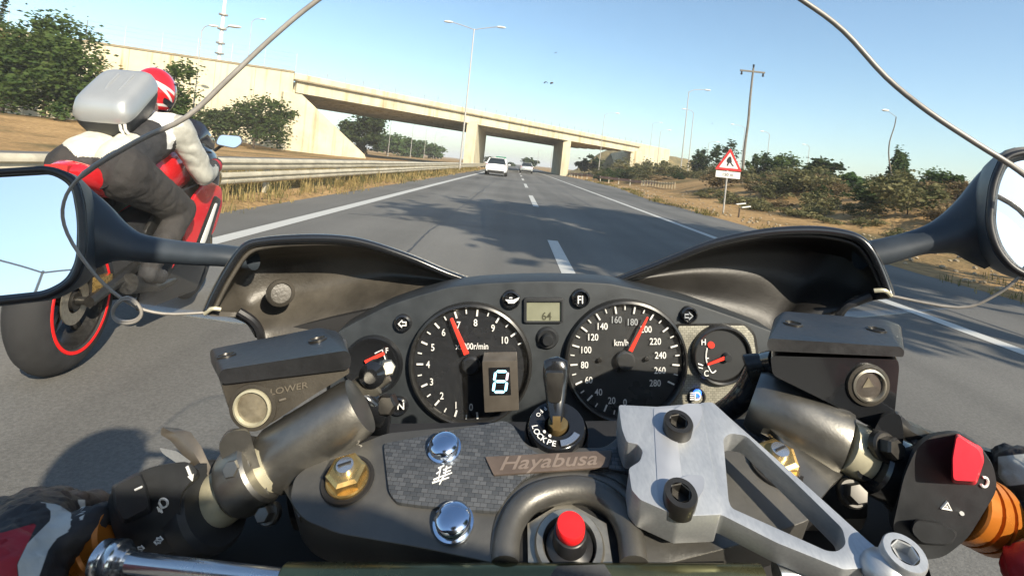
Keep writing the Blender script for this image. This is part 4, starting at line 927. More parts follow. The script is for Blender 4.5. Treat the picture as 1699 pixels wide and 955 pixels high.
def forkcap(px, py, r):
    c = K(px, py, .0005)
    b = BM(); lathe(b, c, TN, [(r * 1.25, .0002), (r * 1.22, .0012), (r * 1.1, .0010), (r * 1.08, .0002)], 32); o = link('fork_cap', b, M_void, clamp)
    b = BM(); cyl(b, c - TN * .001, c + TN * .0006, r * 1.2, seg=32); link('recess', b, M_void, o)
    b = BM(); lathe(b, c, TN, [(r * .98, .0006), (r, .002), (r * .95, .0028), (0, .003)], 32); lathe(b, c + TN * .0028, TN, [(r * .92, 0), (r * .92, .0042), (r * .74, .0052), (r * .5, .0054), (0, .0054)], 6, ex=V((.8, .3, 0))); link('hex_nut', b, M_brass, o, ang=25)
    b = BM(); lathe(b, c + TN * .008, TN, [(r * .42, 0), (r * .40, .003), (0, .0035)], 20); link('adjuster', b, M_alu2, o)
    b = BM(); u = (TX * .9 + TY * .35).normalized(); w_ = TN.cross(u); q = c + TN * .0117
    slab(b, [q + u * r * .3 + w_ * .0005, q - u * r * .3 + w_ * .0005, q - u * r * .3 - w_ * .0005, q + u * r * .3 - w_ * .0005], TN * .0002); link('slot', b, M_void, o)
forkcap(577, 796, .0100); forkcap(1287, 770, .0100)
# steering stem
c = K(944, 912, -.004)
b = BM(); lathe(b, c, TN, [(.0148, .0), (.0150, .004), (.0142, .0052), (.0116, .0052), (.0108, .003), (.0108, -.004), (0, -.004)], 40); st = link('stem_ring', b, M_steel, bike)
b = BM(); cyl(b, c - TN * .012, c - TN * .002, .026, seg=40); link('stem_recess', b, M_void, st)
b = BM(); lathe(b, c, TN, [(.0205, -.002), (.0205, .0012), (.0155, .0016), (.0155, -.002)], 6); link('stem_nut', b, M_steel, st, ang=25)
b = BM(); lathe(b, c, TN, [(.0105, -.003), (.0100, .004), (.0074, .006), (.0068, .0130), (.0064, .0133), (0, .0133)], 32); link('rubber_plug', b, M_trim, st)
b = BM(); lathe(b, c + TN * .0130, TN, [(.0056, 0), (.0060, .0006), (.0060, .0040), (.0055, .0048), (0, .0049)], 32); link('red_cap', b, M_redcap, st)
# ---------------------------------------------------------------- near-black panels painting the dark voids below dash and clamp
b = BM(); P = [K(x, y, -.050) for x, y in [(300, 862), (470, 800), (560, 700), (1290, 690), (1420, 760), (1520, 850), (1560, 990), (1450, 1100), (250, 1100), (225, 960)]]
slab(b, P, -TN * .02); bevel(b, .004); link('frame', b, M_void, bike)  # near-black slab added as the darkness under the clamp
slabD('dash_void_panel', [(560, 640), (1290, 640), (1300, 800), (550, 800)], .478, .03, M_void, r=20, bev=.003)
slabD('inner_void_panel', [(450, 705), (560, 724), (1290, 724), (1400, 700), (1462, 730), (1474, 900), (430, 900), (432, 760)], .36, .02, M_void, r=16, bev=.003)
slabK('clamp_void_panel', [(560, 722), (1300, 722), (1440, 800), (1440, 860), (480, 860), (470, 800)], -.030, .01, M_void, r=8)
# ---------------------------------------------------------------- silver damper bracket
HB = .022
br = slabK('damper_bracket', [(1160, 668), (1182, 666), (1208, 690), (1330, 797), (1440, 896), (1466, 917), (1452, 940), (1400, 944), (1290, 900), (1197, 853), (1140, 857)], HB, .012, M_alu, r=6, bev=.0009, holes=[rpoly([(1200, 726), (1212, 718), (1238, 722), (1320, 800), (1398, 876), (1404, 902), (1390, 914), (1372, 913), (1290, 876), (1214, 842), (1209, 830)], 8)])
slabK('clamp_block', [(1026, 671), (1090, 674), (1163, 668), (1197, 853), (1126, 856), (1062, 828), (1048, 812), (1043, 776), (1062, 764), (1067, 748), (1058, 736), (1040, 733), (1032, 712)], HB + .0012, .018, M_alu, br, r=5, bev=.0012)
slabK('slot_strip', [(1084, 676), (1118, 675), (1137, 842), (1112, 846), (1092, 826)], HB + .0016, .0006, mat('milled_aluminium', (.40, .42, .46), .45, .5, var=.05, nscale=40), br, r=4, bev=.0003)
def capscrew(px, py, r, h, parent, m=M_black_steel, rot=.2):
    c = K(px, py, h); b = BM(); ex = TX * math.cos(rot) + TY * math.sin(rot)
    lathe(b, c, TN, [(r * .98, -.009), (r, -.0008), (r * .94, 0), (r * .62, 0)], 30)
    lathe(b, c, TN, [(r * .62, .0), (r * .56, -.0004), (r * .56, -.005), (0, -.005)], 6, ex=ex); o = link('cap_screw', b, m, parent, ang=30)
    return o
for px, py in ((1129, 694), (1133, 812)):
    b = BM(); pp = rpoly([(px - 28, py - 4), (px + 6, py - 26), (px + 36, py - 24), (px + 36, py - 2), (px + 14, py + 32), (px - 18, py + 30)], 18); slab(b, [K(x, y, HB + .0021) for x, y in pp], -TN * .0004); link('screw_slot', b, MATS['milled_aluminium'], br)  # flat slot patch, its shadow put into the darker grey
    capscrew(px - 3, py + 4, .0068, HB + .0075, br)
# ---------------------------------------------------------------- steering damper along the bottom
dr = .0062
b = BM(); P0, P1 = Q(206, 931, .222), Q(480, 962, .214); cyl(b, P0, P1, .0040, seg=24); dm = link('damper_rod', b, M_alu2, bike)
u = (P1 - P0).normalized(); b = BM(); P = P0 - u * .012
lathe(b, P, u, [(0, 0), (.0062, .0), (.0075, .001), (.0075, .004), (.0066, .005), (.0080, .0062), (.0080, .0095), (.0066, .0105), (.0062, .0125), (.0052, .0140), (0, .014)], 28); link('rod_end', b, M_alu2, dm, ang=50)
b = BM(); lathe(b, Q(468, 962, .212), Q(1290, 966, .205) - Q(468, 962, .212), [(0, 0), (.0055, 0), (.0062, .001), (.0062, .196), (0, .197)], 28); link('damper_body', b, mat('olive_alloy', (.17, .17, .09), .25, .85, var=.2, nscale=20), dm, ang=50)
b = BM(); prism(b, [Q(x, y, .197) for x, y in [(924, 938), (1003, 935), (1022, 965), (905, 965)]], [Q(x, y, .21) for x, y in [(924, 938), (1003, 935), (1022, 990), (905, 990)]]); bevel(b, .0008); link('damper_clamp', b, M_alu2, dm)
b = BM(); cyl(b, Q(1290, 955, .206), Q(1412, 946, .207), .0050, seg=24); link('damper_rod', b, M_alu2, dm)
b = BM(); cyl(b, Q(1402, 952, .204), Q(1440, 946, .204), .0068, seg=24, bev=.001); link('end_collar', b, M_collar, dm)
b = BM(); ellipsoid(b, K(1470, 948, HB), V((.0085, .0085, .007))); link('ball_joint', b, M_alu, dm)
capscrew(1502, 915, .0072, HB + .010, dm, M_alu, .5)
# ---------------------------------------------------------------- left handlebar side
def frame_cyl(name, pts, m, parent=bike, seg=32, ang=40):
    """turned piece along an axis through picture points: [(px,py,d,radius_m), ...]"""
    P = [Q(a, b_, d) for a, b_, d, r in pts]; u = (P[-1] - P[0]).normalized(); b = BM()
    lathe(b, P[0], u, [(0, 0)] + [(r, (p - P[0]).dot(u)) for p, (_, _, _, r) in zip(P, pts)] + [(0, (P[-1] - P[0]).dot(u))], seg); return link(name, b, m, parent, ang=ang)
lb = frame_cyl('handlebar', [(598, 672, .272, .0150), (588, 679, .272, .0160), (462, 762, .262, .0172), (452, 769, .262, .0160)], M_cast)
# casting that joins the bar socket to the clamp
b = BM(); rows = []
for f, w, dx in ((0, 0, 0), (.35, .5, 0), (.7, .85, 0), (1, 1, 0)):
    a0, a1 = Q(470, 796, .262), Q(572, 726, .272); c0_, c1_ = K(496, 858, -.002), K(618, 752, -.003)
    h = TN * .004 * math.sin(f * math.pi)
    rows.append([a0.lerp(a1, s).lerp(c0_.lerp(c1_, s), f) + h + FY * .004 * (1 - f) for s in [k / 10 for k in range(11)]])
grid(b, rows); thicken(b, .004); link('socket_web', b, M_cast, lb, ang=60)
frame_cyl('collar', [(458, 764, .258, .0128), (440, 776, .257, .0130), (428, 784, .257, .0122)], M_collar, lb)
frame_cyl('collar', [(385, 814, .255, .0126), (368, 825, .254, .0132), (350, 837, .254, .0124)], M_collar, lb)
frame_cyl('bar_tube', [(470, 757, .262, .0100), (90, 968, .262, .0100)], M_black_steel, lb)
mc = frame_cyl('lever_clamp', [(436, 773, .254, .0155), (430, 777, .253, .0168), (396, 800, .252, .0168), (388, 805, .252, .0155)], M_cast, lb)
b = BM(); rprism(b, [(376, 716), (412, 712), (424, 750), (440, 800), (452, 840), (428, 858), (404, 846), (384, 800), (368, 760), (362, 740)], .246, [(376, 712), (412, 708), (424, 748), (440, 798), (452, 838), (428, 858), (404, 846), (384, 800), (368, 758), (362, 736)], .262, 12); bevel(b, .0025, 3); link('clamp_cap', b, M_cast, mc, ang=50)
def hexbolt(px, py, d, r, parent, m=M_steel, ax=None):
    ax = ax or V((-.1, -.85, .5)).normalized(); c = Q(px, py, d); b = BM()
    lathe(b, c, ax, [(r * 1.35, -.004), (r * 1.35, -.001), (r * 1.2, 0), (0, 0)], 24); lathe(b, c, ax, [(r, -.0002), (r, .0045), (r * .85, .0058), (0, .006)], 6, ex=V((.3, .2, .9))); return link('hex_bolt', b, m, parent, ang=25)
hexbolt(393, 778, .244, .0042, lb, M_cast); hexbolt(444, 852, .246, .0038, lb, M_cast)
b = BM(); rows = []
for (x, y, w, d) in [(281, 714, 14, .268), (300, 722, 17, .266), (318, 745, 16, .262), (335, 772, 12, .258), (352, 800, 9, .255), (370, 830, 8, .252)]:
    rows.append([Q(x - w, y + w * .5, d), Q(x, y, d - .002), Q(x + w, y - w * .3, d), Q(x, y + 3, d + .004)])
rows.insert(0, [Q(267, 712, .27), Q(270, 708, .269), Q(276, 708, .27), Q(271, 714, .272)])
vv = grid(b, rows, closed=True); b.faces.new(vv[0]); b.faces.new(vv[-1][::-1]); link('clutch_lever', b, mat('lever_alloy', (.16, .14, .115), .4, .6, var=.15, nscale=40), bike, ang=60)
b = BM(); rprism(b, [(264, 742), (294, 748), (318, 766), (300, 772), (270, 752)], .258, [(264, 742), (294, 748), (318, 766), (300, 772), (270, 752)], .266, 4); bevel(b, .001, 2); link('switch_bracket', b, M_alu, lb)
# left switch pod
sw = frame_cyl('switch_pod', [(362, 832, .252, .0190), (352, 838, .251, .0210), (328, 853, .251, .0205), (320, 858, .254, .0165), (206, 922, .257, .015), (198, 926, .257, .014)], M_blk)
b = BM(); rprism(b, [(188, 808), (232, 782), (262, 772), (312, 764), (330, 782), (298, 820), (300, 870), (322, 908), (212, 930), (186, 880), (178, 830)], .234, [(190, 806), (234, 780), (264, 770), (314, 764), (340, 790), (312, 820), (316, 870), (340, 908), (216, 936), (188, 880), (180, 828)], .262, 16); bevel(b, .003, 3); link('pod_housing', b, M_blk, sw, ang=50)
b = BM(); rprism(b, [(190, 806), (232, 786), (240, 806), (246, 842), (206, 862), (194, 840)], .224, [(184, 806), (234, 780), (246, 806), (254, 852), (202, 872), (188, 842)], .237, 7); bevel(b, .002, 3); link('rocker_switch', b, M_blk, sw)
b = BM(); tube(b, [Q(224, 812, .2236), Q(235, 807, .2236)], .0005, 5)
DI = .2334; 
tube(b, [Q(x, y, DI) for x, y in catmull([(264, 834), (266, 828), (273, 827), (278, 832), (276, 839), (269, 842)], 4)], .0005, 5, closed=True)
for k in range(3): tube(b, [Q(261 + 3.2 * k, 840 + 2.0 * k, DI), Q(264 + 2.6 * k, 848 + 1.0 * k, DI)], .0004, 4)
for (cx_, cy_) in ((263, 896), (232, 911)):
    for s in (1, -1): arrow(b, cx_ + 1.6 * s * -1, cy_ + 2 * s, s, 5.5, DI - .0004, .0004)
tube(b, [Q(310, 773, DI), Q(316, 788, DI)], .0007, 5); slab(b, [Q(x, y, DI) for x, y in [(311, 790), (321, 786), (319, 798)]], V((0, .0004, 0)))
link('symbols', b, M_white, sw)
frame_cyl('grip_collar', [(204, 880, .240, .0128), (199, 883, .240, .0140), (179, 894, .240, .0140), (175, 896, .24, .0126), (171, 898, .24, .0138), (152, 908, .24, .0138), (149, 910, .24, .012)], M_orange, bike, ang=18)
gr = frame_cyl('grip', [(154, 908, .245, .0115), (-130, 1066, .245, .0135)], M_trim, bike)
# left reservoir
def resv(sx):
    """brake / clutch fluid reservoir; pixel corners for the left one"""
    if sx < 0:
        top_f = [(350, 634), (372, 640), (575, 590), (580, 580)]
        body_f = [(364, 640), (579, 588), (580, 618), (470, 690), (454, 700), (396, 704), (388, 690)]
        d0 = .262
    return None
rv = BM()
rprism(rv, [(366, 634), (577, 608), (581, 618), (520, 655), (450, 702), (400, 706), (384, 690)], .262, [(358, 612), (575, 560), (579, 600), (520, 640), (450, 690), (400, 694), (380, 680)], .312, 9); bevel(rv, .0025, 3); rv = link('fluid_reservoir', rv, M_leather, bike, ang=50)
b = BM(); rprism(b, [(366, 613), (575, 581), (583, 590), (581, 612), (372, 637), (363, 630)], .259, [(348, 579), (531, 543), (562, 550), (580, 577), (360, 614), (350, 604)], .322, 8); bevel(b, .002, 3); link('reservoir_lid', b, M_lid, rv, ang=50)
def sight(px, py, d, r, par):
    b = BM(); lathe(b, Q(px, py, d), FY, [(r * 1.32, -.002), (r * 1.30, .0008), (r * 1.1, .0012), (r * 1.08, .0002)], 36); o = link('sight_glass_ring', b, M_leather, par)
    b = BM(); lathe(b, Q(px, py, d), FY, [(r * 1.06, -.001), (r * 1.04, .0018), (r * .92, .0022), (r * .86, .001), (r * .86, -.001)], 36); link('sight_glass_rim', b, M_collar if px < 800 else M_steel, par)
    b = BM(); lathe(b, Q(px, py, d), FY, [(r * .88, -.001), (r * .86, .0004), (r * .5, .0010), (0, .0011)], 30); link('sight_glass', b, M_clear if px < 800 else mat('dim_sight_glass', (.07, .062, .055), .2, coat=.4, var=.3, nscale=80), par)
    b = BM(); prism(b, [Q(px - 9, py + 5, d - .0014), Q(px + 10, py + 3, d - .0014), Q(px + 1, py - 12, d - .0014)], [Q(px - 9, py + 5, d - .0004), Q(px + 10, py + 3, d - .0004), Q(px + 1, py - 12, d - .0004)]); bevel(b, .0003, 1); link('highlight_wedge', b, M_clear, par)  # triangular highlight in the glass, built as an added wedge
sight(420, 675, .2615, .0092, rv)
b = BM(); text(b, 'LOWER', Q(480, 644, .2612), V((.97, 0, .2)).normalized(), Z_, .0046, 0, 1.25); tube(b, [Q(464, 664, .2612), Q(474, 661, .2612)], .0006, 5); link('lettering', b, mat('embossed_letters', (.16, .14, .11), .4), rv)
def lidpt(a, c, s, t): return Q(*a[0]).lerp(Q(*a[1]), s).lerp(Q(*c[0]).lerp(Q(*c[1]), s), t)
LA, LB = ((366, 613, .259), (575, 581, .259)), ((348, 579, .322), (531, 543, .322))
for s in (.10, .88):
    b = BM(); c_ = lidpt(LA, LB, s, .5); n_ = (lidpt(LA, LB, 1, 0) - lidpt(LA, LB, 0, 0)).cross(lidpt(LA, LB, 0, 1) - lidpt(LA, LB, 0, 0)).normalized(); lathe(b, c_, n_, [(.0052, -.003), (.005, .0008), (.0042, .0012), (.0040, .0002), (0, .0002)], 20); b2 = link('lid_screw', b, M_black_steel, rv)
# hose union (banjo) before the fuel gauge
bj = frame_cyl('hose_union', [(592, 650, .300, .0068), (606, 640, .302, .0072), (612, 636, .302, .0088), (620, 630, .303, .0088), (622, 628, .303, .0064), (640, 616, .305, .0064)], M_steel, bike, 20)
b = BM(); lathe(b, Q(642, 610, .30), V((.5, -.8, .3)), [(.0048, -.012), (.0048, .002), (.0038, .0032), (0, .0033)], 6); link('banjo_bolt', b, M_steel, bj, ang=25)
b = BM(); lathe(b, Q(617, 622, .294), V((0, -1, .2)), [(.0075, -.01), (.0075, 0), (.004, .0035), (0, .004)], 20); link('hose_ball', b, M_gloss, bj)
b = BM(); tube(b, [Q(*p) for p in catmull([(600, 655, .30), (618, 672, .30), (630, 690, .305), (628, 720, .32)], 5)], .0065, 12); link('hose', b, M_gloss, bj)
b = BM(); lathe(b, Q(640, 672, .298), V((0, -1, .3)), [(.0062, -.008), (.0062, 0), (.005, .002), (0, .002)], 6); link('banjo_bolt', b, M_black_steel, bj, ang=25)
# ---------------------------------------------------------------- right handlebar side
rb = frame_cyl('handlebar', [(1248, 660, .285, .0150), (1258, 665, .283, .0168), (1392, 732, .262, .0170), (1402, 737, .262, .0160)], M_cast)
b = BM(); rows = []
for f in (0, .4, .75, 1):
    a0, a1 = Q(1395, 775, .258), Q(1262, 700, .272); c0_, c1_ = K(1342, 850, 0), K(1290, 735, 0)
    rows.append([a0.lerp(a1, s).lerp(c0_.lerp(c1_, s), f) + TN * .003 * math.sin(f * 3.14) + FY * .004 * (1 - f) for s in [k / 8 for k in range(9)]])
grid(b, rows); thicken(b, .004); link('socket_web', b, M_cast, rb, ang=60)
frame_cyl('collar', [(1400, 736, .258, .0125), (1420, 746, .257, .0130), (1438, 756, .256, .0122)], M_collar, rb)
frame_cyl('bar_tube', [(1390, 732, .262, .0100), (1790, 935, .262, .0100)], M_black_steel, rb)
mc2 = frame_cyl('lever_clamp', [(1440, 757, .255, .0155), (1446, 760, .254, .0168), (1482, 778, .253, .0168), (1490, 782, .253, .0155)], M_gloss, rb)
b = BM(); rprism(b, [(1462, 690), (1494, 684), (1500, 720), (1496, 752), (1480, 780), (1440, 800), (1420, 790), (1440, 740), (1452, 710)], .246, [(1460, 684), (1494, 680), (1500, 718), (1496, 752), (1480, 780), (1440, 800), (1420, 790), (1438, 738), (1450, 706)], .262, 12); bevel(b, .003, 3); link('clamp_cap', b, M_gloss, mc2, ang=50)
hexbolt(1472, 741, .243, .0050, rb, M_black_steel, V((.2, -.9, .3)).normalized()); hexbolt(1416, 818, .246, .0048, rb, M_black_steel)
b = BM(); rows = []
sw2 = frame_cyl('switch_pod', [(1488, 782, .253, .0165), (1500, 788, .252, .0185), (1562, 819, .251, .0180), (1574, 825, .25, .0165)], M_blk)
b = BM(); rprism(b, [(1500, 790), (1520, 744), (1546, 722), (1590, 716), (1624, 738), (1650, 776), (1655, 812), (1632, 850), (1606, 892), (1566, 924), (1520, 930), (1480, 880)], .232, [(1490, 770), (1512, 732), (1545, 717), (1588, 712), (1622, 732), (1648, 770), (1655, 808), (1632, 850), (1606, 892), (1566, 924), (1500, 920), (1472, 860)], .262, 16); bevel(b, .004, 3); link('pod_housing', b, M_blk, sw2, ang=50)
b = BM(); rprism(b, [(1588, 722), (1624, 746), (1630, 762), (1618, 798), (1582, 796), (1581, 760)], .221, [(1586, 716), (1630, 742), (1634, 764), (1620, 806), (1578, 802), (1578, 760)], .234, 7); bevel(b, .0016, 3); link('kill_switch', b, M_redsw, sw2)
b = BM(); rprism(b, [(1520, 862), (1560, 868), (1588, 884), (1576, 902), (1530, 900), (1512, 880)], .226, [(1516, 858), (1560, 864), (1592, 882), (1578, 906), (1528, 904), (1508, 882)], .234, 10); bevel(b, .002, 3); link('starter_button', b, M_blk, sw2)
b = BM(); DI = .2314
tube(b, [Q(1633 + 6 * math.cos(R(a)), 799 - 8 * math.sin(R(a)), DI) for a in range(-150, 130, 20)], .0006, 5)
tube(b, [Q(x, y, DI) for x, y in [(1562, 842), (1571, 832), (1578, 845)]], .0006, 5, closed=True); tube(b, [Q(1569, 838, DI), Q(1571, 842, DI)], .0006, 5)
cyl(b, Q(1596, 851, DI), Q(1596, 851, DI + .0005), .0009, seg=10); link('symbols', b, M_white, sw2)
frame_cyl('grip_collar', [(1584, 829, .250, .0162), (1586, 830, .250, .0172), (1602, 838, .250, .0172), (1602.5, 838.3, .25, .0155), (1608, 841, .25, .0155), (1608.5, 841.3, .25, .0171), (1622, 848, .25, .0171), (1622.5, 848.3, .25, .0156), (1627, 850.5, .25, .0156), (1627.5, 850.8, .25, .0171), (1640, 857, .25, .0171), (1646, 860, .25, .015)], M_orange, bike, ang=18)
gr2 = frame_cyl('grip', [(1640, 857, .25, .0140), (1930, 1000, .25, .0150)], M_trim, bike)
b = BM(); tube(b, [Q(*p) for p in catmull([(1480, 700, .262), (1500, 716, .26), (1560, 735, .275), (1680, 770, .30), (1790, 800, .30)], 5)], [.006] * 8 + [.005] * 13, 10); link('brake_lever', b, M_black_steel, bike)
rv2 = BM()
rprism(rv2, [(1278, 590), (1490, 596), (1492, 610), (1484, 690), (1470, 708), (1440, 706), (1380, 670), (1282, 622)], .262, [(1280, 560), (1480, 566), (1484, 600), (1480, 680), (1466, 696), (1440, 694), (1380, 655), (1285, 605)], .315, 9); bevel(rv2, .003, 3); rv2 = link('fluid_reservoir', rv2, M_gloss, bike, ang=50)
b = BM(); rprism(b, [(1275, 561), (1494, 575), (1501, 582), (1499, 592), (1277, 582), (1272, 572)], .259, [(1300, 516), (1470, 530), (1496, 540), (1496, 566), (1284, 560), (1282, 530)], .322, 8); bevel(b, .002, 3); link('reservoir_lid', b, M_lid, rv2, ang=50)
sight(1440, 638, .2615, .0082, rv2)
LA, LB = ((1275, 561, .259), (1494, 575, .259)), ((1300, 516, .322), (1470, 530, .322))
for s in (.14, .86):
    b = BM(); c_ = lidpt(LA, LB, s, .5); n_ = (lidpt(LA, LB, 1, 0) - lidpt(LA, LB, 0, 0)).cross(lidpt(LA, LB, 0, 1) - lidpt(LA, LB, 0, 0)).normalized(); lathe(b, c_, n_, [(.0052, -.003), (.005, .0008), (.0042, .0012), (.0040, .0002), (0, .0002)], 20); link('lid_screw', b, M_black_steel, rv2)
b = BM(); tube(b, [Q(*p) for p in catmull([(1290, 600, .29), (1262, 608, .30), (1244, 640, .305), (1222, 668, .31), (1190, 690, .33)], 6)], .0068, 12); hs = link('brake_hose', b, M_gloss, bike)
b = BM(); cyl(b, Q(1238, 612, .30), Q(1268, 606, .297), .0082, .0072, seg=20, bev=.001); link('hose_fitting', b, M_black_steel, hs)
# ---------------------------------------------------------------- inner fairing panels beside the dash
def cowl(rim, low, d_r, d_l, recess, m, trim_m, bolt=None):
    n = 30; ru = catmull(rim, 6); lo = catmull(low, 6)
    def smp(c, t):
        x = t * (len(c) - 1); i = min(int(x), len(c) - 2); f = x - i; return tuple(a + (b_ - a) * f for a, b_ in zip(c[i], c[i + 1]))
    rows = []
    NV = 14
    for j in range(NV + 1):
        v = j / NV; row = []
        for i in range(n + 1):
            t = i / n; a, c = smp(ru, t), smp(lo, t); d = d_r(t) * (1 - v) + d_l(t) * v
            bump = recess * math.sin(math.pi * min(1, max(0, t))) ** .6 * (sstep(0, .22, v) * (1 - .75 * sstep(.45, 1, v)))
            row.append(Q(a[0] * (1 - v) + c[0] * v, a[1] * (1 - v) + c[1] * v, d + bump))
        rows.append(row)
    b = BM(); grid(b, rows); thicken(b, -.004); o = link('inner_fairing', b, m, bike, ang=60)
    b = BM(); P = [Q(x, y, d_r(i / (len(ru) - 1)) - .002) for i, (x, y) in enumerate(ru)]; tube(b, P, [.0042 - .0012 * abs(2 * i / (len(P) - 1) - 1) for i in range(len(P))], 10); link('fairing_trim', b, trim_m, o, ang=80)
    b = BM(); P = [Q(x + (1 if x < 800 else -1) * 6, y + 13 - 9 * i / (len(ru) - 1), d_r(i / (len(ru) - 1)) + .001) for i, (x, y) in enumerate(ru)]; tube(b, P[3:-4], .0020, 8); link('fairing_lip', b, m, o, ang=80)
    return o
cl = cowl([(343, 516), (358, 484), (378, 448), (406, 410), (440, 400), (500, 396), (560, 397), (610, 405), (680, 428), (740, 453), (800, 474)], [(396, 518), (424, 538), (436, 560), (470, 562), (520, 558), (560, 548), (600, 530), (650, 508), (700, 492), (750, 480), (800, 476)],
     lambda t: .43 + .05 * t, lambda t: .45 + .03 * t, .05, M_leather, M_gloss)
b = BM(); lathe(b, Q(466, 486, .47), V((.45, -.85, .2)), [(.0125, -.006), (.012, .004), (.009, .007), (.0085, .005), (0, .0055)], 24); link('push_rivet', b, M_leather, cl)
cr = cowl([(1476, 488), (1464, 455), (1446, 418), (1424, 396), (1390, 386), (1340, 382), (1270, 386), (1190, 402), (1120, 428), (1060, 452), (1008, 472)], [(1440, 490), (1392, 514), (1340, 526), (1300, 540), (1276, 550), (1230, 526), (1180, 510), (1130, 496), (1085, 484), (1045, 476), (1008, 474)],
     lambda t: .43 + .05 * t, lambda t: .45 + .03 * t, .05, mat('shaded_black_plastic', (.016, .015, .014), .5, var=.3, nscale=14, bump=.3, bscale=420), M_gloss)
# flank panels from the inner fairings down behind the reservoirs
slabD('side_duct', [(424, 536), (440, 552), (640, 508), (640, 620), (480, 620), (434, 574)], .475, .02, M_void, r=4, bev=.002)
slabD('side_duct', [(1276, 548), (1340, 524), (1390, 514), (1386, 530), (1372, 560), (1350, 600), (1276, 610)], .475, .02, M_void, r=4, bev=.002)
for P in ([(396, 516, .445), (420, 532, .45), (432, 552, .455), (436, 580, .46)], [(1444, 490, .445), (1404, 508, .45), (1390, 530, .455), (1384, 560, .46)]):
    b = BM(); tube(b, [Q(*p) for p in catmull(P, 5)], .0035, 8); link('duct_edge', b, M_trim, bike)
for P in ([(340, 520, .428), (352, 512, .427), (366, 513, .43)], [(1478, 490, .428), (1468, 482, .427), (1450, 482, .43)]):
    b = BM(); tube(b, [Q(*p) for p in catmull(P, 4)], .0018, 8); link('screen_clip', b, M_collar, bike)
# ---------------------------------------------------------------- windscreen
def screen_mat():
    m = bpy.data.materials.new('windscreen_acrylic'); m.use_nodes = True; t = m.node_tree; L = t.links.new; t.nodes.clear()
    out = t.nodes.new('ShaderNodeOutputMaterial'); tr = t.nodes.new('ShaderNodeBsdfTransparent'); tr.inputs[0].default_value = (.955, .965, .97, 1)
    gl = t.nodes.new('ShaderNodeBsdfGlossy'); gl.inputs['Roughness'].default_value = .05; df = t.nodes.new('ShaderNodeBsdfDiffuse'); df.inputs[0].default_value = (.35, .33, .30, 1)
    lw = t.nodes.new('ShaderNodeFresnel'); lw.inputs['IOR'].default_value = 1.12
    tc = t.nodes.new('ShaderNodeTexCoord'); n = t.nodes.new('ShaderNodeTexNoise'); n.inputs['Scale'].default_value = 46; n.inputs['Detail'].default_value = 3
    r = t.nodes.new('ShaderNodeValToRGB'); r.color_ramp.elements[0].position = .3; r.color_ramp.elements[1].position = .78; r.color_ramp.elements[0].color = (.036, .036, .036, 1); r.color_ramp.elements[1].color = (.10, .10, .10, 1)
    k = r.color_ramp.elements.new(.735); k.color = (.048, .048, .048, 1)
    a = t.nodes.new('ShaderNodeMixShader'); b = t.nodes.new('ShaderNodeMixShader')
    L(tc.outputs['Object'], n.inputs['Vector']); L(n.outputs['Fac'], r.inputs[0])
    q = t.nodes.new('ShaderNodeMath'); q.operation = 'MULTIPLY'; q.inputs[1].default_value = .22; L(lw.outputs[0], q.inputs[0])
    L(q.outputs[0], a.inputs[0]); L(tr.outputs[0], a.inputs[1]); L(gl.outputs[0], a.inputs[2])
    L(r.outputs[0], b.inputs[0]); L(a.outputs[0], b.inputs[1]); L(df.outputs[0], b.inputs[2]); L(b.outputs[0], out.inputs[0])
    return m
EDGE = [(343, 518, .430), (270, 520, .412), (215, 503, .402), (160, 458, .392), (112, 388, .385), (106, 335, .382), (140, 288, .384), (230, 233, .392), (310, 194, .402), (380, 130, .415), (450, 64, .427), (525, 2, .438), (640, -75, .452), (780, -125, .462), (930, -140, .464), (1080, -115, .456), (1210, -75, .446),
        (1330, 0, .438), (1400, 52, .430), (1470, 128, .418), (1540, 185, .404), (1620, 238, .392), (1692, 284, .384), (1748, 336, .382), (1752, 400, .385), (1700, 452, .392), (1650, 490, .402), (1590, 510, .412), (1476, 490, .430)]
E3 = [Q(*p) for p in catmull(EDGE, 4)]; NE = len(E3)
def base_pt(t):
    a = math.pi * (1 - t); x = .262 * math.cos(a); yy = .43 + .50 * math.sin(a); z = -.126 - .155 * math.sin(a) ** .8
    return V((x, yy, HC + z))
rows = []; NS = 14
for j in range(NS + 1):
    s = j / NS; row = []
    for i, p in enumerate(E3):
        t = i / (NE - 1); q = base_pt(t); w = sstep(.12, .5, .5 - abs(t - .5)); row.append(p.lerp(q, s) + V((0, .03, .055)) * (math.sin(math.pi * s) * w))
    rows.append(row)
b = BM(); grid(b, rows); ws = link('windscreen', b, screen_mat(), bike, ang=80)
b = BM(); tube(b, E3, [.0021 - .0009 * (1 if i < 24 or i > NE - 20 else 0) for i in range(NE)], 8); link('screen_edge', b, M_edge, ws, ang=80)
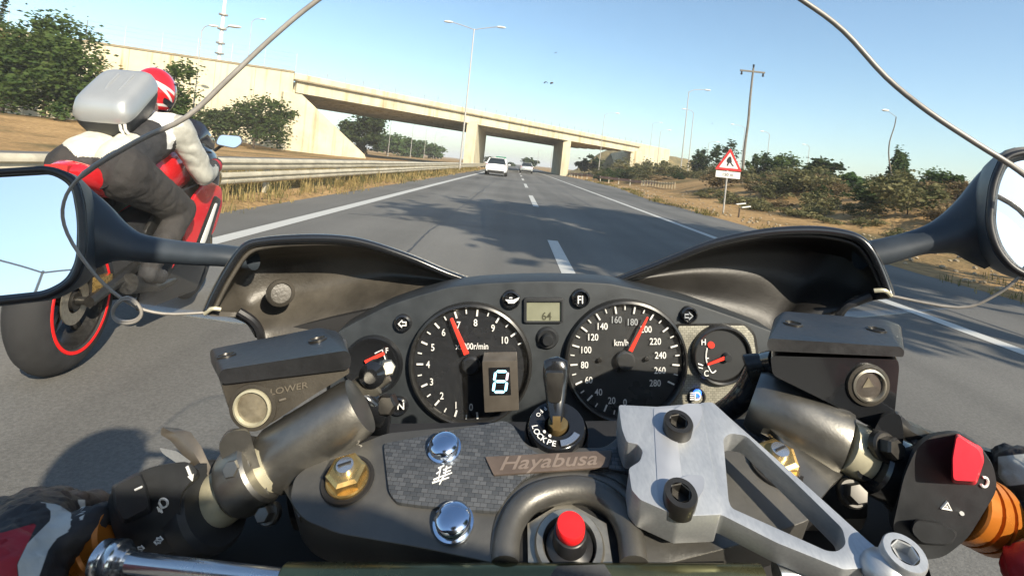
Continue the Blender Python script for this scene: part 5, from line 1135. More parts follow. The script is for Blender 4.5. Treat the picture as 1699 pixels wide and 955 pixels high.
# dried insects on the outside of the screen
from mathutils.bvhtree import BVHTree
bv = BVHTree.FromPolygons([v.co.copy() for v in ws.data.vertices], [tuple(p.vertices) for p in ws.data.polygons]); g = random.Random(9)
for ix, iy, sz in ((912, 138, 9), (921, 88, 3.5), (1004, 52, 2.5), (1340, 262, 4), (690, 60, 2.5), (436, 330, 4), (1180, 205, 3), (1468, 260, 2.5), (560, 70, 2), (1095, 118, 2)):
    o_ = V((0, 0, HC)); d_ = V(((ix - CX) / F, 1, -(iy - CY) / F)).normalized(); h_ = bv.ray_cast(o_, d_)
    if h_[0] is None: continue
    n_ = h_[1] if h_[1].dot(d_) > 0 else -h_[1]; x_, y_, _ = frame(n_); s_ = sz * h_[3] / F; b = BM()
    for k in range(5 if sz > 3 else 2):
        c_ = h_[0] + n_ * .0008 + x_ * g.gauss(0, s_ * .45) + y_ * g.gauss(0, s_ * .25); ellipsoid(b, c_, V((s_ * g.uniform(.12, .34), s_ * g.uniform(.12, .3), s_ * g.uniform(.06, .2))), seg=8)
    link('dried_insect', voxel(b, s_ * .07, 1), M_bark, ws)
# a loop of safety wire hooked on the left screen edge
b = BM(); tube(b, [Q(211 + 23 * math.cos(R(a)) + 3 * math.sin(R(2 * a)), 511 + 21 * math.sin(R(a)) + a * .01, .398) for a in range(0, 700, 14)], .0011, 6); link('wire_loop', b, M_edge, ws)
# outer fairing nose below the screen
rows = []
for s, (sc_, dz, dy) in enumerate([(1, 0, 0), (.97, -.03, .0), (.92, -.12, .0), (.86, -.24, -.03), (.7, -.36, -.1)]):
    rows.append([V((base_pt(i / 40).x * sc_, .43 + (base_pt(i / 40).y - .43) * (1 + dy * 2), base_pt(i / 40).z + dz)) for i in range(5, 36)])
b = BM(); grid(b, rows); thicken(b, .004); link('nose_fairing', b, M_gloss, bike, ang=70)
# ---------------------------------------------------------------- mirrors
def mirror(sgn, frame_px, glass_px, d, refl, depth_px, arm):
    c = V((sum(p[0] for p in glass_px) / len(glass_px), sum(p[1] for p in glass_px) / len(glass_px))); cq = Q(c.x, c.y, d)
    v = (cq - V((0, 0, HC))).normalized(); n = (refl.normalized() - v).normalized()
    def on(px, py, h=0):
        r = V(((px - CX) / F, 1, -(py - CY) / F)); o = V((0, 0, HC)); return o + r * ((n.dot(cq - o) + h) / n.dot(r))
    gp = rpoly(glass_px, 22, 6); fp = rpoly(frame_px, 26, 6)
    b = BM(); slab(b, [on(x, y, .000) for x, y in gp], -n * .002); g = link('mirror_glass', b, M_mirror, None)
    b = BM(); N = len(fp)
    ins = [V(p) for p in gp]; outp = [V(p) for p in fp]
    rows = [[on(p.x, p.y, .001) for p in ins], [on(*(p.lerp(q, .3)), .0045) for p, q in zip(ins, outp)], [on(p.x, p.y, .003) for p in outp]]
    cc = on(c.x, c.y, 0)
    for k, f in ((.012, 1.0), (.028, .93), (.045, .75), (.055, .45)): rows.append([cc + (on(p.x, p.y, 0) - cc) * f - n * k for p in outp])
    vv = grid(b, rows, closed=True); b.faces.new(vv[-1]); o = link('mirror', b, M_armb, bike, ang=50); g.parent = o
    b = BM(); tube(b, [on(*(p.lerp(q, .55)), .0042) for p, q in zip(ins, outp)], .0026, 8, closed=True); link('mirror_seal', b, M_trim, o, ang=80)
    b = BM(); rows = []
    for (x, y, dd, ry, rz) in arm:
        rows.append([Q(x, y, dd) + V((0, 1, 0)) * (ry * math.cos(R(a))) + V((0.25 * sgn, 0, 1)).normalized() * (rz * math.sin(R(a))) for a in range(0, 360, 24)])
    rows2 = []
    for i in range(len(rows[0])):
        rows2.append(catmull([tuple(r[i]) for r in rows], 5))
    b = BM(); grid(b, [[V(rows2[i][j]) for i in range(len(rows2))] for j in range(len(rows2[0]))], closed=True); link('mirror_arm', b, M_armb, o, ang=70)
    def reflect(px, py):
        q = on(px, py); w = (q - V((0, 0, HC))).normalized(); return q, w - n * (2 * w.dot(n))
    return reflect
refl_l = mirror(-1, [(-60, 284), (84, 274), (128, 292), (142, 330), (148, 410), (134, 466), (86, 497), (-40, 512)], [(-50, 293), (84, 288), (118, 308), (128, 366), (126, 430), (110, 463), (75, 482), (-40, 494)], .40,
       V((-4.9, -35.4, 10.4)), 60, [(126, 372, .425, .020, .040), (150, 374, .43, .020, .036), (178, 384, .435, .018, .026), (205, 400, .44, .016, .017), (240, 412, .445, .014, .0125), (310, 420, .45, .013, .0105), (372, 424, .455, .013, .0100), (420, 430, .46, .012, .010)])
mirror(1, [(1632, 372), (1640, 300), (1662, 252), (1690, 243), (1830, 250), (1830, 470), (1720, 470), (1672, 448), (1646, 418)], [(1652, 372), (1657, 310), (1672, 274), (1700, 264), (1820, 270), (1820, 456), (1722, 456), (1690, 442), (1664, 410)], .40,
       V((7.0, -33, 11)), 60, [(1655, 345, .425, .020, .052), (1630, 352, .43, .020, .044), (1596, 372, .435, .018, .026), (1560, 390, .44, .016, .0160), (1520, 402, .445, .014, .012), (1470, 416, .45, .013, .0125), (1430, 424, .455, .013, .0125)])
# double lamp behind us that the left mirror shows
bpy.context.view_layer.update()
_q, _d = refl_l(72, 449); _q = bike.matrix_world @ _q; _d = (bike.matrix_world.to_3x3() @ _d)
_h = _q + _d * ((-26 - _q.y) / _d.y)
lamp_double(_h.x, _h.y, 0, _h.z, 'double-armed street lamp behind us, seen only in the left mirror')
print('MIRROR LAMP', _h)
# ---------------------------------------------------------------- body of the motorcycle below and behind the view
b = BM(); P = []
for (y, hw, z0, z1) in [(-.42, .10, .70, .80), (-.25, .14, .72, .92), (-.05, .16, .70, .955), (.10, .14, .66, .93), (.17, .10, .62, .86)]:
    P.append([V((hw * math.cos(R(a)), y, (z0 + z1) / 2 + (z1 - z0) / 2 * math.sin(R(a)))) for a in range(0, 360, 20)])
vv = grid(b, P, closed=True); b.faces.new(vv[0]); b.faces.new(vv[-1][::-1]); link('fuel_tank', b, M_gloss, bike, ang=60)
b = BM(); box(b, -.13, .13, -.95, -.40, .70, .78); bevel(b, .03, 3); link('seat', b, M_trim, bike)
b = BM(); box(b, -.17, .17, -.35, .35, .22, .62); bevel(b, .05, 3); link('engine', b, M_void, bike)
for yy, w in ((.78, .06), (-.70, .09)):
    b = BM(); lathe(b, V((-w, yy, .31)), X_, [(.21, 0), (.285, .01), (.312, w * .6), (.318, w), (.312, w * 1.4), (.285, 2 * w - .01), (.21, 2 * w), (.2, w * 1.5), (.2, w * .5), (.21, 0)], 36); wh = link('wheel', b, M_rubber, bike)
    b = BM(); lathe(b, V((-w * .5, yy, .31)), X_, [(.19, 0), (.21, 0), (.21, w), (.19, w), (.19, 0)], 36)
    for k in range(5): a = R(72 * k); tube(b, [V((0, yy, .31)), V((0, yy + .2 * math.cos(a), .31 + .2 * math.sin(a)))], .016, 8)
    link('rim', b, M_black_steel, wh)
for s in (-1, 1):
    b = BM(); cyl(b, V((s * .105, .76, .31)), V((s * .105, .43, .86)), .027, seg=16); link('fork_leg', b, M_fork, bike)
    b = BM(); P = [[V((s * (.20 + .05 * math.sin(k * .5)), .75 - 1.0 * j / 6, .25 + .5 * k / 6 - .02 * j)) for k in range(7)] for j in range(7)]; grid(b, P); thicken(b, .005); link('side_fairing', b, M_gloss, bike, ang=60)
# ================================================================== PEOPLE
M_jkt = mat('jacket_black', (.028, .027, .028), .75, var=.3, nscale=16, bump=.5, bscale=45)
M_pants = mat('trousers_charcoal', (.027, .024, .023), .85, var=.25, nscale=10, bump=.8, bscale=22)
M_jwhite = mat('jacket_white', (.70, .68, .64), .6, var=.08, nscale=14, bump=.4, bscale=40)
M_jsilv = mat('jacket_silver', (.36, .35, .31), .5, .1, var=.15, nscale=14, bump=.4, bscale=40)
M_jbeige = mat('jacket_light_grey', (.50, .48, .40), .7, var=.12, nscale=14, bump=.4, bscale=40)
M_skin = mat('skin', (.45, .28, .20), .55)
M_red = mat('gloss_red', (.62, .012, .018), .22, coat=.8, var=.06, nscale=6)
M_redj = mat('jacket_red', (.36, .012, .022), .65, var=.15, nscale=20, bump=.4, bscale=60)
M_gloveb = mat('glove_black', (.026, .022, .021), .6, var=.3, nscale=60, bump=.5, bscale=260)
M_glovew = mat('glove_white', (.50, .51, .48), .5, var=.12, nscale=60, bump=.4, bscale=240)
M_silver = mat('silver_shell', (.40, .41, .41), .34, .5, var=.04, nscale=5, rvar=.03)
M_visor = mat('dark_visor', (.012, .012, .016), .08, coat=.8, var=.1)
def melt(segs, vox, smooth, pick, mats_, name, parent, ang=180, fold=0., fs=9., attrs=None):
    """segs: (a, ra, b, rb, id); one continuous skin, each face painted by pick(id, centre, normal)"""
    b = BM()
    for a, ra, c, rb, _ in segs: capsule(b, a, c, ra, rb)
    b = voxel(b, vox, smooth); b.normal_update()
    if fold:
        for v in b.verts:
            q = v.co + V((noise.noise(v.co * fs), noise.noise(v.co * fs + V((7, 0, 0))), 0)) * .05
            v.co += v.normal * fold * (abs(noise.noise(q * fs * 1.3)) * 2.2 - .6 + .5 * noise.noise(q * fs * 3))
        b.normal_update()
    if attrs:
        for nm, fn in attrs.items():
            ly = b.verts.layers.float.new(nm)
            for v in b.verts: v[ly] = fn(v.co)
    S = [(V(a), ra, V(c), rb, i) for a, ra, c, rb, i in segs]
    for f in b.faces:
        p = f.calc_center_median(); best = None
        for a, ra, c, rb, i in S:
            d = c - a; t = max(0, min(1, (p - a).dot(d) / max(1e-9, d.length_squared))); k = (p - a - d * t).length - (ra + (rb - ra) * t)
            if best is None or k < best[0]: best = (k, i)
        f.material_index = pick(best[1], p, f.normal)
    return link(name, b, mats_, parent, ang=ang)
def in_poly(x, y, P):
    c = False
    for (x0, y0), (x1, y1) in zip(P, P[1:] + P[:1]):
        if (y0 > y) != (y1 > y) and x < (x1 - x0) * (y - y0) / (y1 - y0) + x0: c = not c
    return c
# ------------------------------------------------------------------ the other motorcycle
LEAN = R(2); YAW = R(9)
OB = (-1.90, 2.25, 0); OSC = (.86, .84, 1)
mb = thing('motorcycle', 'red sports motorcycle leaning in the left lane beside us', 'motorcycle', OB, (0, -LEAN, YAW))
def loft(name, st, m, parent, ang=60, n=20, e=2.6):
    """stations (y, cx, half width, z0, z1) with superellipse sections"""
    b = BM(); rows = []
    for y, cx_, hw, z0, z1 in st:
        r = []
        for k in range(n):
            a = 2 * math.pi * k / n; c_, s_ = math.cos(a), math.sin(a)
            r.append(V((cx_ + hw * math.copysign(abs(c_) ** (2 / e), c_), y, (z0 + z1) / 2 + (z1 - z0) / 2 * math.copysign(abs(s_) ** (2 / e), s_))))
        rows.append(r)
    vv = grid(b, rows, closed=True); b.faces.new(vv[0]); b.faces.new(vv[-1][::-1]); return link(name, b, m, parent, ang=ang)
def wheel(y, w, front):
    b = BM(); r0 = .30 if front else .318
    lathe(b, V((-w, y, r0)), X_, [(r0 - .105, 0), (r0 - .05, .004), (r0 - .022, w * .32), (r0 - .004, w * .72), (r0, w), (r0 - .004, w * 1.28), (r0 - .022, w * 1.68), (r0 - .05, 2 * w - .004), (r0 - .105, 2 * w), (r0 - .12, 1.6 * w), (r0 - .12, .4 * w), (r0 - .105, 0)], 56)
    o = link('wheel', b, M_rubber, mb, ang=60)
    b = BM(); lathe(b, V((-w * .86, y, r0)), X_, [(r0 - .125, .0), (r0 - .098, -.003), (r0 - .10, .02), (r0 - .122, w * .86), (r0 - .10, 1.72 * w - .02), (r0 - .098, 1.72 * w + .003), (r0 - .125, 1.72 * w), (r0 - .135, w * .86), (r0 - .125, 0)], 48)
    for k in range(5):
        a = R(72 * k + 20); tube(b, [V((0, y, r0)), V((0, y + .1 * math.cos(a), r0 + .1 * math.sin(a))), V((0, y + (r0 - .12) * math.cos(a), r0 + (r0 - .12) * math.sin(a)))], [.03, .02, .024], 10)
    cyl(b, V((-w * .7, y, r0)), V((w * .7, y, r0)), .04, seg=18); link('rim', b, M_black_steel, o)
    for s in (() if front else (-1, 1)):
        b = BM(); lathe(b, V((s * (w - .004), y, r0)), V((s, 0, 0)), [(r0 - .105, .0), (r0 - .104, .0055), (r0 - .090, .0065), (r0 - .088, 0)], 56); link('rim_stripe', b, emat, o)
    b = BM(); lathe(b, V((w * .55, y, r0)), X_, [(.055, 0), (.105 if not front else .14, 0), (.105 if not front else .14, .006), (.055, .006), (.055, 0)], 40); link('brake_disc', b, M_steel, o)
emat = mat('stripe_red', (.80, .012, .012), .35, var=.03)
wheel(0, .092, False); wheel(1.42, .062, True)
b = BM()
for s in (-1, 1): tube(b, [V((s * .13, -.02, .318)), V((s * .13, .25, .37)), V((s * .10, .55, .40))], [.026, .034, .04], 10)
cyl(b, V((-.15, 0, .318)), V((.15, 0, .318)), .018, seg=14); link('swingarm', b, M_black_steel, mb)
b = BM(); box(b, .095, .135, .06, .16, .33, .41); bevel(b, .012, 2); link('brake_caliper', b, M_brass, mb)
loft('tail', [(-.10, 0, .05, .86, .92), (-.04, 0, .075, .83, .935), (.06, 0, .09, .80, .92), (.2, 0, .10, .76, .89), (.36, 0, .11, .74, .86)], M_red, mb)
b = BM(); box(b, -.05, .05, -.115, -.08, .87, .915); bevel(b, .01, 2); link('tail_light', b, M_tail, mb)
loft('seat', [(.10, 0, .13, .80, .905), (.3, 0, .14, .78, .875), (.55, 0, .11, .78, .87)], M_trim, mb)
loft('fuel_tank', [(.46, 0, .10, .74, .93), (.56, 0, .16, .72, 1.0), (.75, 0, .18, .72, 1.03), (.95, 0, .16, .74, 1.0), (1.05, 0, .12, .76, .94)], M_red, mb)
loft('engine', [(.42, 0, .15, .22, .62), (.7, 0, .19, .17, .68), (1.05, 0, .17, .2, .66), (1.15, 0, .12, .3, .6)], M_void, mb)
loft('front_fairing', [(.92, 0, .13, .82, 1.02), (1.1, 0, .225, .68, 1.06), (1.3, 0, .215, .66, 1.04), (1.5, 0, .16, .70, .96), (1.66, 0, .06, .76, .88)], M_gloss, mb)
loft('screen', [(1.05, 0, .16, 1.0, 1.10), (1.15, 0, .17, 1.0, 1.19), (1.35, 0, .15, 1.0, 1.10), (1.5, 0, .09, .95, 1.0)], M_visor, mb)
for s in (-1, 1):
    def side(P, x, th=.022): 
        bb = BM(); slab(bb, [V((s * (x + .05 * math.sin((y - .6) * 2.2)), y, z)) for y, z in P], V((-s * th, 0, 0))); bevel(bb, .006, 2); return bb
    link('side_fairing', side(rpoly([(.80, .66), (.90, .74), (1.04, .82), (1.28, .76), (1.32, .64), (1.20, .48), (1.0, .42), (.80, .46)], .04), .195), M_red, mb)
    link('side_graphic', side(rpoly([(.93, .44), (1.16, .72), (1.28, .68), (1.10, .40), (1.0, .34)], .03), .199), M_gloss, mb)
    link('side_graphic', side(rpoly([(.98, .44), (1.17, .67), (1.21, .66), (1.06, .44), (1.0, .40)], .02), .202), M_whitep, mb)
    link('belly_pan', side(rpoly([(.42, .16), (1.05, .14), (1.24, .36), (1.20, .50), (.95, .46), (.70, .50), (.46, .44)], .04), .165), M_gloss, mb)
    link('belly_stripe', side(rpoly([(.60, .36), (.78, .44), (.86, .42), (.70, .32)], .015), .170), M_red, mb)
    link('frame_spar', side(rpoly([(.45, .56), (.62, .74), (1.0, .80), (1.0, .70), (.66, .62), (.52, .48)], .03), .155), M_black_steel, mb)
    b = BM(); tube(b, [V((s * .13, 1.42, .30)), V((s * .11, 1.22, .78))], .03, 12); link('fork_leg', b, M_brass, mb)
    b = BM(); tube(b, catmull([(s * .19, 1.25, 1.0), (s * .26, 1.20, 1.04), (s * .30, 1.09, 1.035)], 4), .011, 8); mm = link('mirror_stem', b, M_blk, mb)
    b = BM(); n_ = V((.14 * s, -1, .26)).normalized(); c_ = V((s * .345, 1.08, 1.065)); x_ = V((1, 0, 0)); x_ = (x_ - n_ * x_.dot(n_)).normalized(); z_ = n_.cross(x_) ; z_ = z_ if z_.z > 0 else -z_
    P = rpoly([(-.09 * s, -.030), (-.07 * s, .038), (.075 * s, .042), (.095 * s, .0), (.05 * s, -.045)], .025, 4)
    prism(b, [c_ + x_ * a + z_ * q for a, q in P], [c_ + x_ * a * .5 + z_ * q * .5 - n_ * .06 for a, q in P]); bevel(b, .004, 2); link('mirror_shell', b, M_blk, mm)
    b = BM(); slab(b, [c_ + n_ * .002 + x_ * a * .9 + z_ * q * .88 for a, q in P], -n_ * .0015); link('mirror_glass', b, M_mirror, mm)
    b = BM(); cyl(b, V((s * .14, .42, .36)), V((s * .24, .40, .36)), .012, seg=10); link('footpeg', b, M_steel, mb)
    b = BM(); tube(b, [V((s * .10, 1.13, .96)), V((s * .30, 1.0, .92))], .014, 10); link('handlebar', b, M_blk, mb)
loft('front_mudguard', [(1.12, 0, .06, .44, .58), (1.3, 0, .075, .52, .64), (1.5, 0, .075, .50, .63), (1.66, 0, .05, .38, .52)], M_gloss, mb)
b = BM(); P = [V((.15, 1.0, .25)), V((.17, .6, .26)), V((.18, .42, .30)), V((.185, .22, .35))]; tube(b, catmull([tuple(p) for p in P], 5), [.024] * 8 + [.03 + .003 * k for k in range(8)], 16); link('exhaust', b, M_black_steel, mb)
b = BM(); tube(b, [V((.05, .04, .80)), V((0, -.10, .72)), V((0, -.20, .58))], [.03, .02, .01], 8); box(b, -.10, .10, -.235, -.225, .52, .66); link('plate_bracket', b, M_blk, mb)
# rider
ro = thing('person', 'motorcyclist in black trousers and white and silver jacket riding the red motorcycle', 'person', OB, (0, -LEAN, YAW))
body = []
for s in (-1, 1):
    body += [((s * .09, .24, .92), .125, (s * .08, .42, .98), .12, 'hip'), ((s * .08, .40, .98), .125, (s * .10, .64, 1.08), .12, 'torso'), ((s * .07, .62, 1.10), .10, (s * .19, .64, 1.11), .085, 'shoulder'),
             ((s * .20, .64, 1.11), .085, (s * .305, .80, .86), .066, 'upper'), ((s * .305, .80, .86), .066, (s * .285, 1.02, .91), .046, 'fore'), ((s * .285, 1.03, .915), .044, (s * .26, 1.08, .92), .036, 'glove'),
             ((s * .12, .22, .88), .135, (s * .235, .68, .665), .082, 'thigh'), ((s * .235, .68, .665), .085, (s * .215, .38, .40), .055, 'shin'), ((s * .215, .36, .375), .052, (s * .21, .52, .325), .040, 'boot')]
body += [((0, .60, 1.12), .07, (-.01, .69, 1.24), .06, 'neck'), ((-.02, .73, 1.28), .085, (-.02, .76, 1.29), .085, 'head')]
def pick(i, p, n):
    if i in ('thigh', 'shin'): return 1
    if i == 'boot': return 0
    if i == 'hip': return 4 if (.12 < p.y < .36 and n.z > -.1 and p.z > .945 and p.x < .15) else (0 if p.z > .90 else 1)
    if i == 'shoulder': return 2 if n.z > -.1 else 0
    if i == 'torso': return 2 if (p.z > 1.0 and p.y > .50 and n.z > -.3) else 0
    if i == 'upper':
        return 3 if n.y < .45 else 0
    if i == 'fore': return 3 if p.y < .93 and n.z < .6 else (6 if p.y > .97 else 0)
    if i == 'head' or i == 'neck': return 5
    if i == 'glove': return 0
    return 0
melt(body, .0085, 10, pick, [M_jkt, M_pants, M_jwhite, M_jsilv, M_jbeige, M_skin, M_redj], 'body', ro, fold=.006, fs=8.)
HELM = V((-.02, .775, 1.31))
def helmet(parent, c, mats_, plain=True):
    b = BM(); g = bmesh.ops.create_uvsphere(b, u_segments=72, v_segments=48, radius=1)
    for v in b.verts:
        x, y, z = v.co; k = 1 + .08 * max(0, y) * (1 if z < 0 else 0)
        v.co = V((x * .122, y * .150 * k, z * .138 * (1 if z > 0 else .95)))
    if not plain:
        lw, lk = b.verts.layers.float.new('white_band'), b.verts.layers.float.new('black_part')
        for v in b.verts:
            az = math.degrees(math.atan2(v.co.x, v.co.y)); z = v.co.z / .138; a = abs(az)
            v[lw] = max(.065 - abs(z - .34 + (150 - a) * .006) if a > 84 else -1, .07 - abs(z + .18 - (a - 110) * .012) if 86 < a < 150 else -1, .05 - abs(z + .52) if a > 100 else -1)
            v[lk] = max(min((84 - a) / 90, .45 - z), min(.12 - abs(z + .45 - (a - 100) * .004), (130 - a) / 60), -.70 - z)
    for f in b.faces:
        p = f.calc_center_median(); az = math.degrees(math.atan2(p.x, p.y)); z = p.z / .142
        m = 0; f.material_index = 0
        if not plain: continue
        if abs(az) < 78 and -.28 < z < .42: m = 1                     # visor
        elif z < -.72: m = 2
        elif -.5 < z < .35 and 86 < abs(az) < 150 and abs(z - .25 + (abs(az) - 86) * .010) < .07 - (abs(az) - 86) * .0007: m = 3
        elif -.62 < z < .0 and 80 < abs(az) < 104: m = 2
        elif abs(az) > 120 and abs(z - .30 - (abs(az) - 150) * .004) < .07: m = 3
        elif abs(az) < 100 and z < -.35: m = 1
        f.material_index = m
    bmesh.ops.translate(b, verts=b.verts, vec=c); o = link('helmet', b, mats_, parent, ang=180, recalc=False)
    b = BM(); tube(b, [c + V((.1295 * math.sin(R(a)) * .93, .16 * math.cos(R(a)) * .93, .06)) for a in range(-82, 83, 6)], .006, 8); link('visor_seal', b, M_blk, o)
    return o
def helmetpaint():
    m = mat('helmet_paint', (.60, .012, .018), .2, coat=.8, var=.05); t = m.node_tree; L = t.links.new; p = t.nodes['Principled BSDF']; src = p.inputs['Base Color'].links[0].from_socket
    for nm, col in (('white_band', (.66, .65, .62, 1)), ('black_part', (.012, .012, .018, 1))):
        at = t.nodes.new('ShaderNodeAttribute'); at.attribute_name = nm; mr = t.nodes.new('ShaderNodeMapRange'); mr.inputs['From Min'].default_value = -.015; mr.inputs['From Max'].default_value = .015
        mx = t.nodes.new('ShaderNodeMix'); mx.data_type = 'RGBA'; mx.inputs[7].default_value = col
        L(at.outputs['Fac'], mr.inputs['Value']); L(mr.outputs[0], mx.inputs[0]); L(src, mx.inputs[6]); src = mx.outputs[2]
    L(src, p.inputs['Base Color']); return m
helmet(ro, HELM, [helmetpaint()], plain=False)
# hard shell case on the rider's back
cs_ = thing('backpack', 'silver and black hard-shell case strapped on the back of the red motorcycle rider', 'backpack', OB, (0, -LEAN, YAW))
CC = V((-.03, .41, 1.215)); rot = Matrix.Rotation(R(34), 3, 'X') @ Matrix.Diagonal((.80, .80, .95))
def shell(name, st, m, par, e=5.5):
    b = BM(); rows = []
    for z, hx, hy, oy in st:
        r = []
        for k in range(40):
            a = 2 * math.pi * k / 40; c_, s_ = math.cos(a), math.sin(a)
            r.append(CC + rot @ V((hx * math.copysign(abs(c_) ** (2 / e), c_), oy + hy * math.copysign(abs(s_) ** (2 / e), s_) * (1 + .05 * c_), z)))
        rows.append(r)
    vv = grid(b, rows, closed=True); b.faces.new(vv[0]); b.faces.new(vv[-1][::-1]); return link(name, b, m, par, ang=50)
sh = shell('lower_shell', [(-.115, .13, .17, .01), (-.10, .155, .20, 0), (-.03, .185, .235, 0), (.002, .19, .24, 0)], M_blk, cs_)
lid = shell('lid', [(.004, .192, .243, 0), (.03, .196, .248, 0), (.06, .188, .238, .005), (.090, .174, .222, .010), (.106, .155, .20, .014), (.113, .12, .16, .018)], M_silver, cs_)
for k in (-.05, .05):
    b = BM(); tube(b, [CC + rot @ V((k * .6 + .02, -.17, .094)), CC + rot @ V((k + .02, .0, .112)), CC + rot @ V((k + .02, .13, .113))], .009, 8); link('lid_rib', b, M_silver, lid, ang=80)
for k in (.055, .085):
    b = BM(); P = [CC + rot @ V((k + .07, -.232, .0)), CC + rot @ V((k + .07, -.24, -.03)), CC + rot @ V((k + .075, -.228, -.06))]; tube(b, P, .008, 8); link('latch', b, M_jwhite, sh)
for o_ in (mb, ro, cs_): o_.scale = OSC
# ------------------------------------------------------------------ our own rider: gloved hands on the grips, body behind the camera
me_ = thing('person', 'our own rider, only the gloved hands and red cuffs showing on the grips', 'person', bike.location, (0, -ROLL, 0))
def px(p): return (CX + F * p.x / p.y, CY - F * (p.z - HC) / p.y) if p.y > .02 else (-9999, 0)
def sdf(x, y, P):
    d = min((V((x, y)) - (V(a) + (V(c) - V(a)) * max(0, min(1, (V((x, y)) - V(a)).dot(V(c) - V(a)) / (V(c) - V(a)).length_squared)))).length for a, c in zip(P, P[1:] + P[:1]))
    return d if in_poly(x, y, P) else -d
def glovemat():
    m = mat('glove_fabric', (.026, .022, .021), .6, var=.3, nscale=60, bump=.5, bscale=260); t = m.node_tree; L = t.links.new; p = t.nodes['Principled BSDF']; src = p.inputs['Base Color'].links[0].from_socket
    for nm, col in (('red_panel', (.34, .012, .022, 1)), ('white_panel', (.52, .53, .50, 1))):
        at = t.nodes.new('ShaderNodeAttribute'); at.attribute_name = nm; mr = t.nodes.new('ShaderNodeMapRange'); mr.inputs['From Min'].default_value = -.8; mr.inputs['From Max'].default_value = .8
        mx = t.nodes.new('ShaderNodeMix'); mx.data_type = 'RGBA'; mx.inputs[7].default_value = col
        L(at.outputs['Fac'], mr.inputs['Value']); L(mr.outputs[0], mx.inputs[0]); L(src, mx.inputs[6]); src = mx.outputs[2]
    L(src, p.inputs['Base Color']); return m
M_glv = glovemat()
LH = [((-40, 1010, .205), .030, (22, 928, .224), .0225), ((22, 928, .224), .0225, (52, 876, .244), .0165), ((30, 905, .236), .020, (-10, 905, .246), .018),
      ((76, 868, .246), .0120, (118, 850, .262), .0100), ((118, 850, .262), .0100, (152, 846, .276), .0092), ((152, 846, .276), .0092, (170, 866, .284), .0085),
      ((54, 866, .25), .0122, (84, 842, .272), .0105), ((84, 842, .272), .0105, (110, 842, .290), .0096), ((110, 842, .290), .0096, (122, 866, .296), .0085),
      ((18, 872, .25), .0120, (44, 844, .272), .0104), ((44, 844, .272), .0104, (66, 846, .290), .0095), ((66, 846, .290), .0095, (78, 868, .295), .0085),
      ((-20, 884, .25), .0112, (4, 856, .270), .0098), ((4, 856, .27), .0098, (24, 858, .285), .0090), ((24, 858, .285), .0090, (34, 880, .29), .008),
      ((52, 925, .222), .0135, (104, 898, .228), .0105), ((104, 898, .228), .0105, (140, 878, .234), .0092), ((140, 878, .234), .0092, (170, 860, .240), .0082)]
WH = [(66, 832), (96, 836), (118, 850), (116, 880), (94, 892), (80, 912), (64, 958), (58, 1010), (36, 1010), (29, 935), (46, 900), (84, 862), (84, 846)]
WH2 = [(128, 828), (141, 828), (142, 846), (139, 862), (131, 862), (134, 844)]
RD = [(-200, 890), (0, 884), (62, 866), (48, 896), (28, 935), (34, 1040), (-200, 1040)]
melt([(Q(*a), ra, Q(*c), rc, 0) for a, ra, c, rc in LH], .0022, 4, lambda i, p, n: 0, [M_glv], 'glove', me_, fold=.0012, fs=60,
     attrs={'white_panel': lambda co: max(sdf(*px(co), WH), sdf(*px(co), WH2)), 'red_panel': lambda co: sdf(*px(co), RD)})
RH = [((1870, 1010, .213), .031, (1815, 910, .228), .024), ((1815, 910, .228), .024, (1770, 850, .246), .016), ((1800, 880, .236), .020, (1830, 860, .246), .020),
      ((1750, 836, .25), .0128, (1700, 782, .268), .0115), ((1700, 782, .268), .0115, (1676, 770, .288), .0104), ((1676, 770, .288), .0104, (1664, 792, .296), .0090),
      ((1752, 836, .25), .0130, (1728, 782, .272), .0115), ((1728, 782, .272), .0115, (1706, 772, .292), .0104), ((1706, 772, .292), .0104, (1698, 796, .298), .0090),
      ((1784, 840, .25), .0125, (1762, 790, .272), .0110), ((1762, 790, .272), .0110, (1742, 784, .290), .0100), ((1742, 784, .290), .0100, (1730, 806, .296), .0088),
      ((1814, 852, .25), .0115, (1796, 808, .27), .0100), ((1796, 808, .27), .0100, (1778, 802, .285), .0090), ((1778, 802, .285), .0090, (1768, 822, .29), .008),
      ((1790, 940, .222), .0150, (1752, 944, .220), .0130), ((1752, 944, .22), .0130, (1722, 948, .222), .0115), ((1722, 948, .222), .0115, (1704, 950, .226), .0100)]
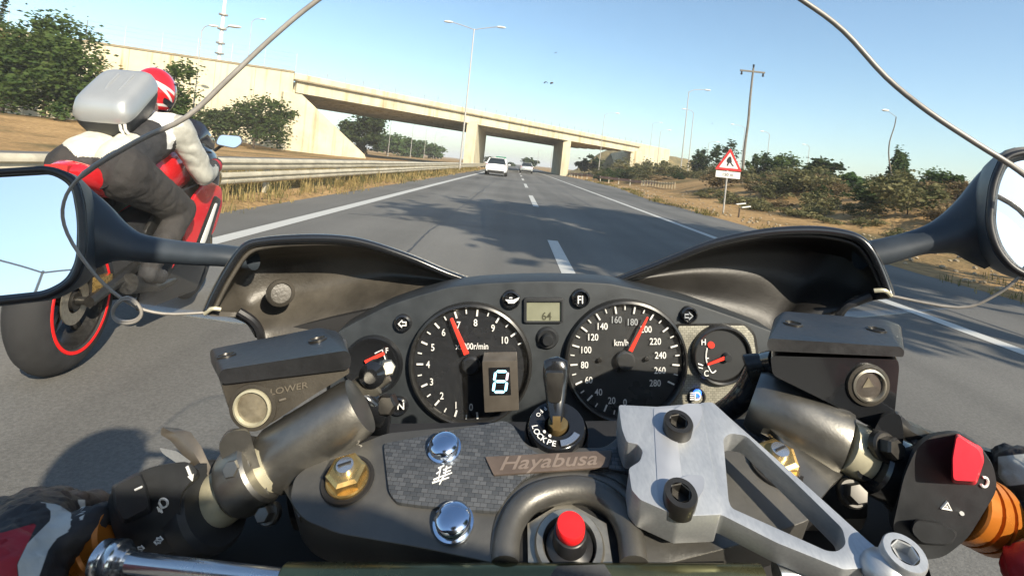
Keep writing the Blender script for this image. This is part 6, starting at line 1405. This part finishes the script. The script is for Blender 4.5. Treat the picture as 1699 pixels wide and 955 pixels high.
melt([(Q(*a), ra, Q(*c), rc, 0) for a, ra, c, rc in RH], .0026, 4, lambda i, p, n: 0, [M_glv], 'glove', me_, fold=.0012, fs=60,
     attrs={'white_panel': lambda co: sdf(*px(co), [(1656, 757), (1720, 750), (1720, 800), (1672, 806), (1656, 790)]), 'red_panel': lambda co: sdf(*px(co), [(1630, 908), (1800, 880), (1900, 880), (1900, 1200), (1630, 1200)])})
wl, wr = Q(-40, 1010, .205), Q(1870, 1010, .213)
segs = []
for s, w in ((-1, wl), (1, wr)):
    el = V((s * .38, -.04, .99)); sh_ = V((s * .22, -.26, 1.20))
    segs += [(sh_, .092, el, .070, 'arm'), (el, .068, w + V((0, -.012, -.004)), .032, 'cuff'), (V((s * .08, -.31, 1.20)), .13, sh_, .10, 'torso'),
             (V((s * .10, -.68, .92)), .15, V((s * .10, -.34, 1.12)), .15, 'torso'), (V((s * .11, -.68, .88)), .12, V((s * .22, -.22, .70)), .075, 'leg'), (V((s * .22, -.22, .70)), .075, V((s * .20, -.58, .38)), .05, 'leg'), (V((s * .20, -.60, .36)), .05, V((s * .20, -.44, .31)), .038, 'leg')]
segs += [(V((0, -.31, 1.26)), .07, V((0, -.25, 1.38)), .06, 'neck'), (V((0, -.23, 1.40)), .085, V((0, -.21, 1.42)), .085, 'neck')]
melt(segs, .014, 6, lambda i, p, n: {'arm': 0, 'cuff': 2 if p.y > -.02 else 0, 'torso': 0, 'leg': 1, 'neck': 3}[i], [M_jkt, M_pants, M_redj, M_skin], 'body', me_)
helmet(me_, V((0, -.21, 1.45)), [M_gloss, M_visor, M_blk, M_jwhite])
# ================================================================== HAZE: thin even air round the whole place
hz = bpy.data.materials.new('haze_air'); hz.use_nodes = True; t = hz.node_tree; t.nodes.clear()
pv = t.nodes.new('ShaderNodeVolumePrincipled'); pv.inputs['Color'].default_value = (.97, .98, .99, 1); pv.inputs['Density'].default_value = .0007; pv.inputs['Anisotropy'].default_value = 0
ou = t.nodes.new('ShaderNodeOutputMaterial'); t.links.new(pv.outputs[0], ou.inputs['Volume'])
bm = BM(); box(bm, -3100, 3100, -460, 4300, -8, 26); o = link('haze', bm, hz, ang=20); o['kind'] = 'stuff'
tag(o, 'thin pale summer haze over the motorway', 'haze')
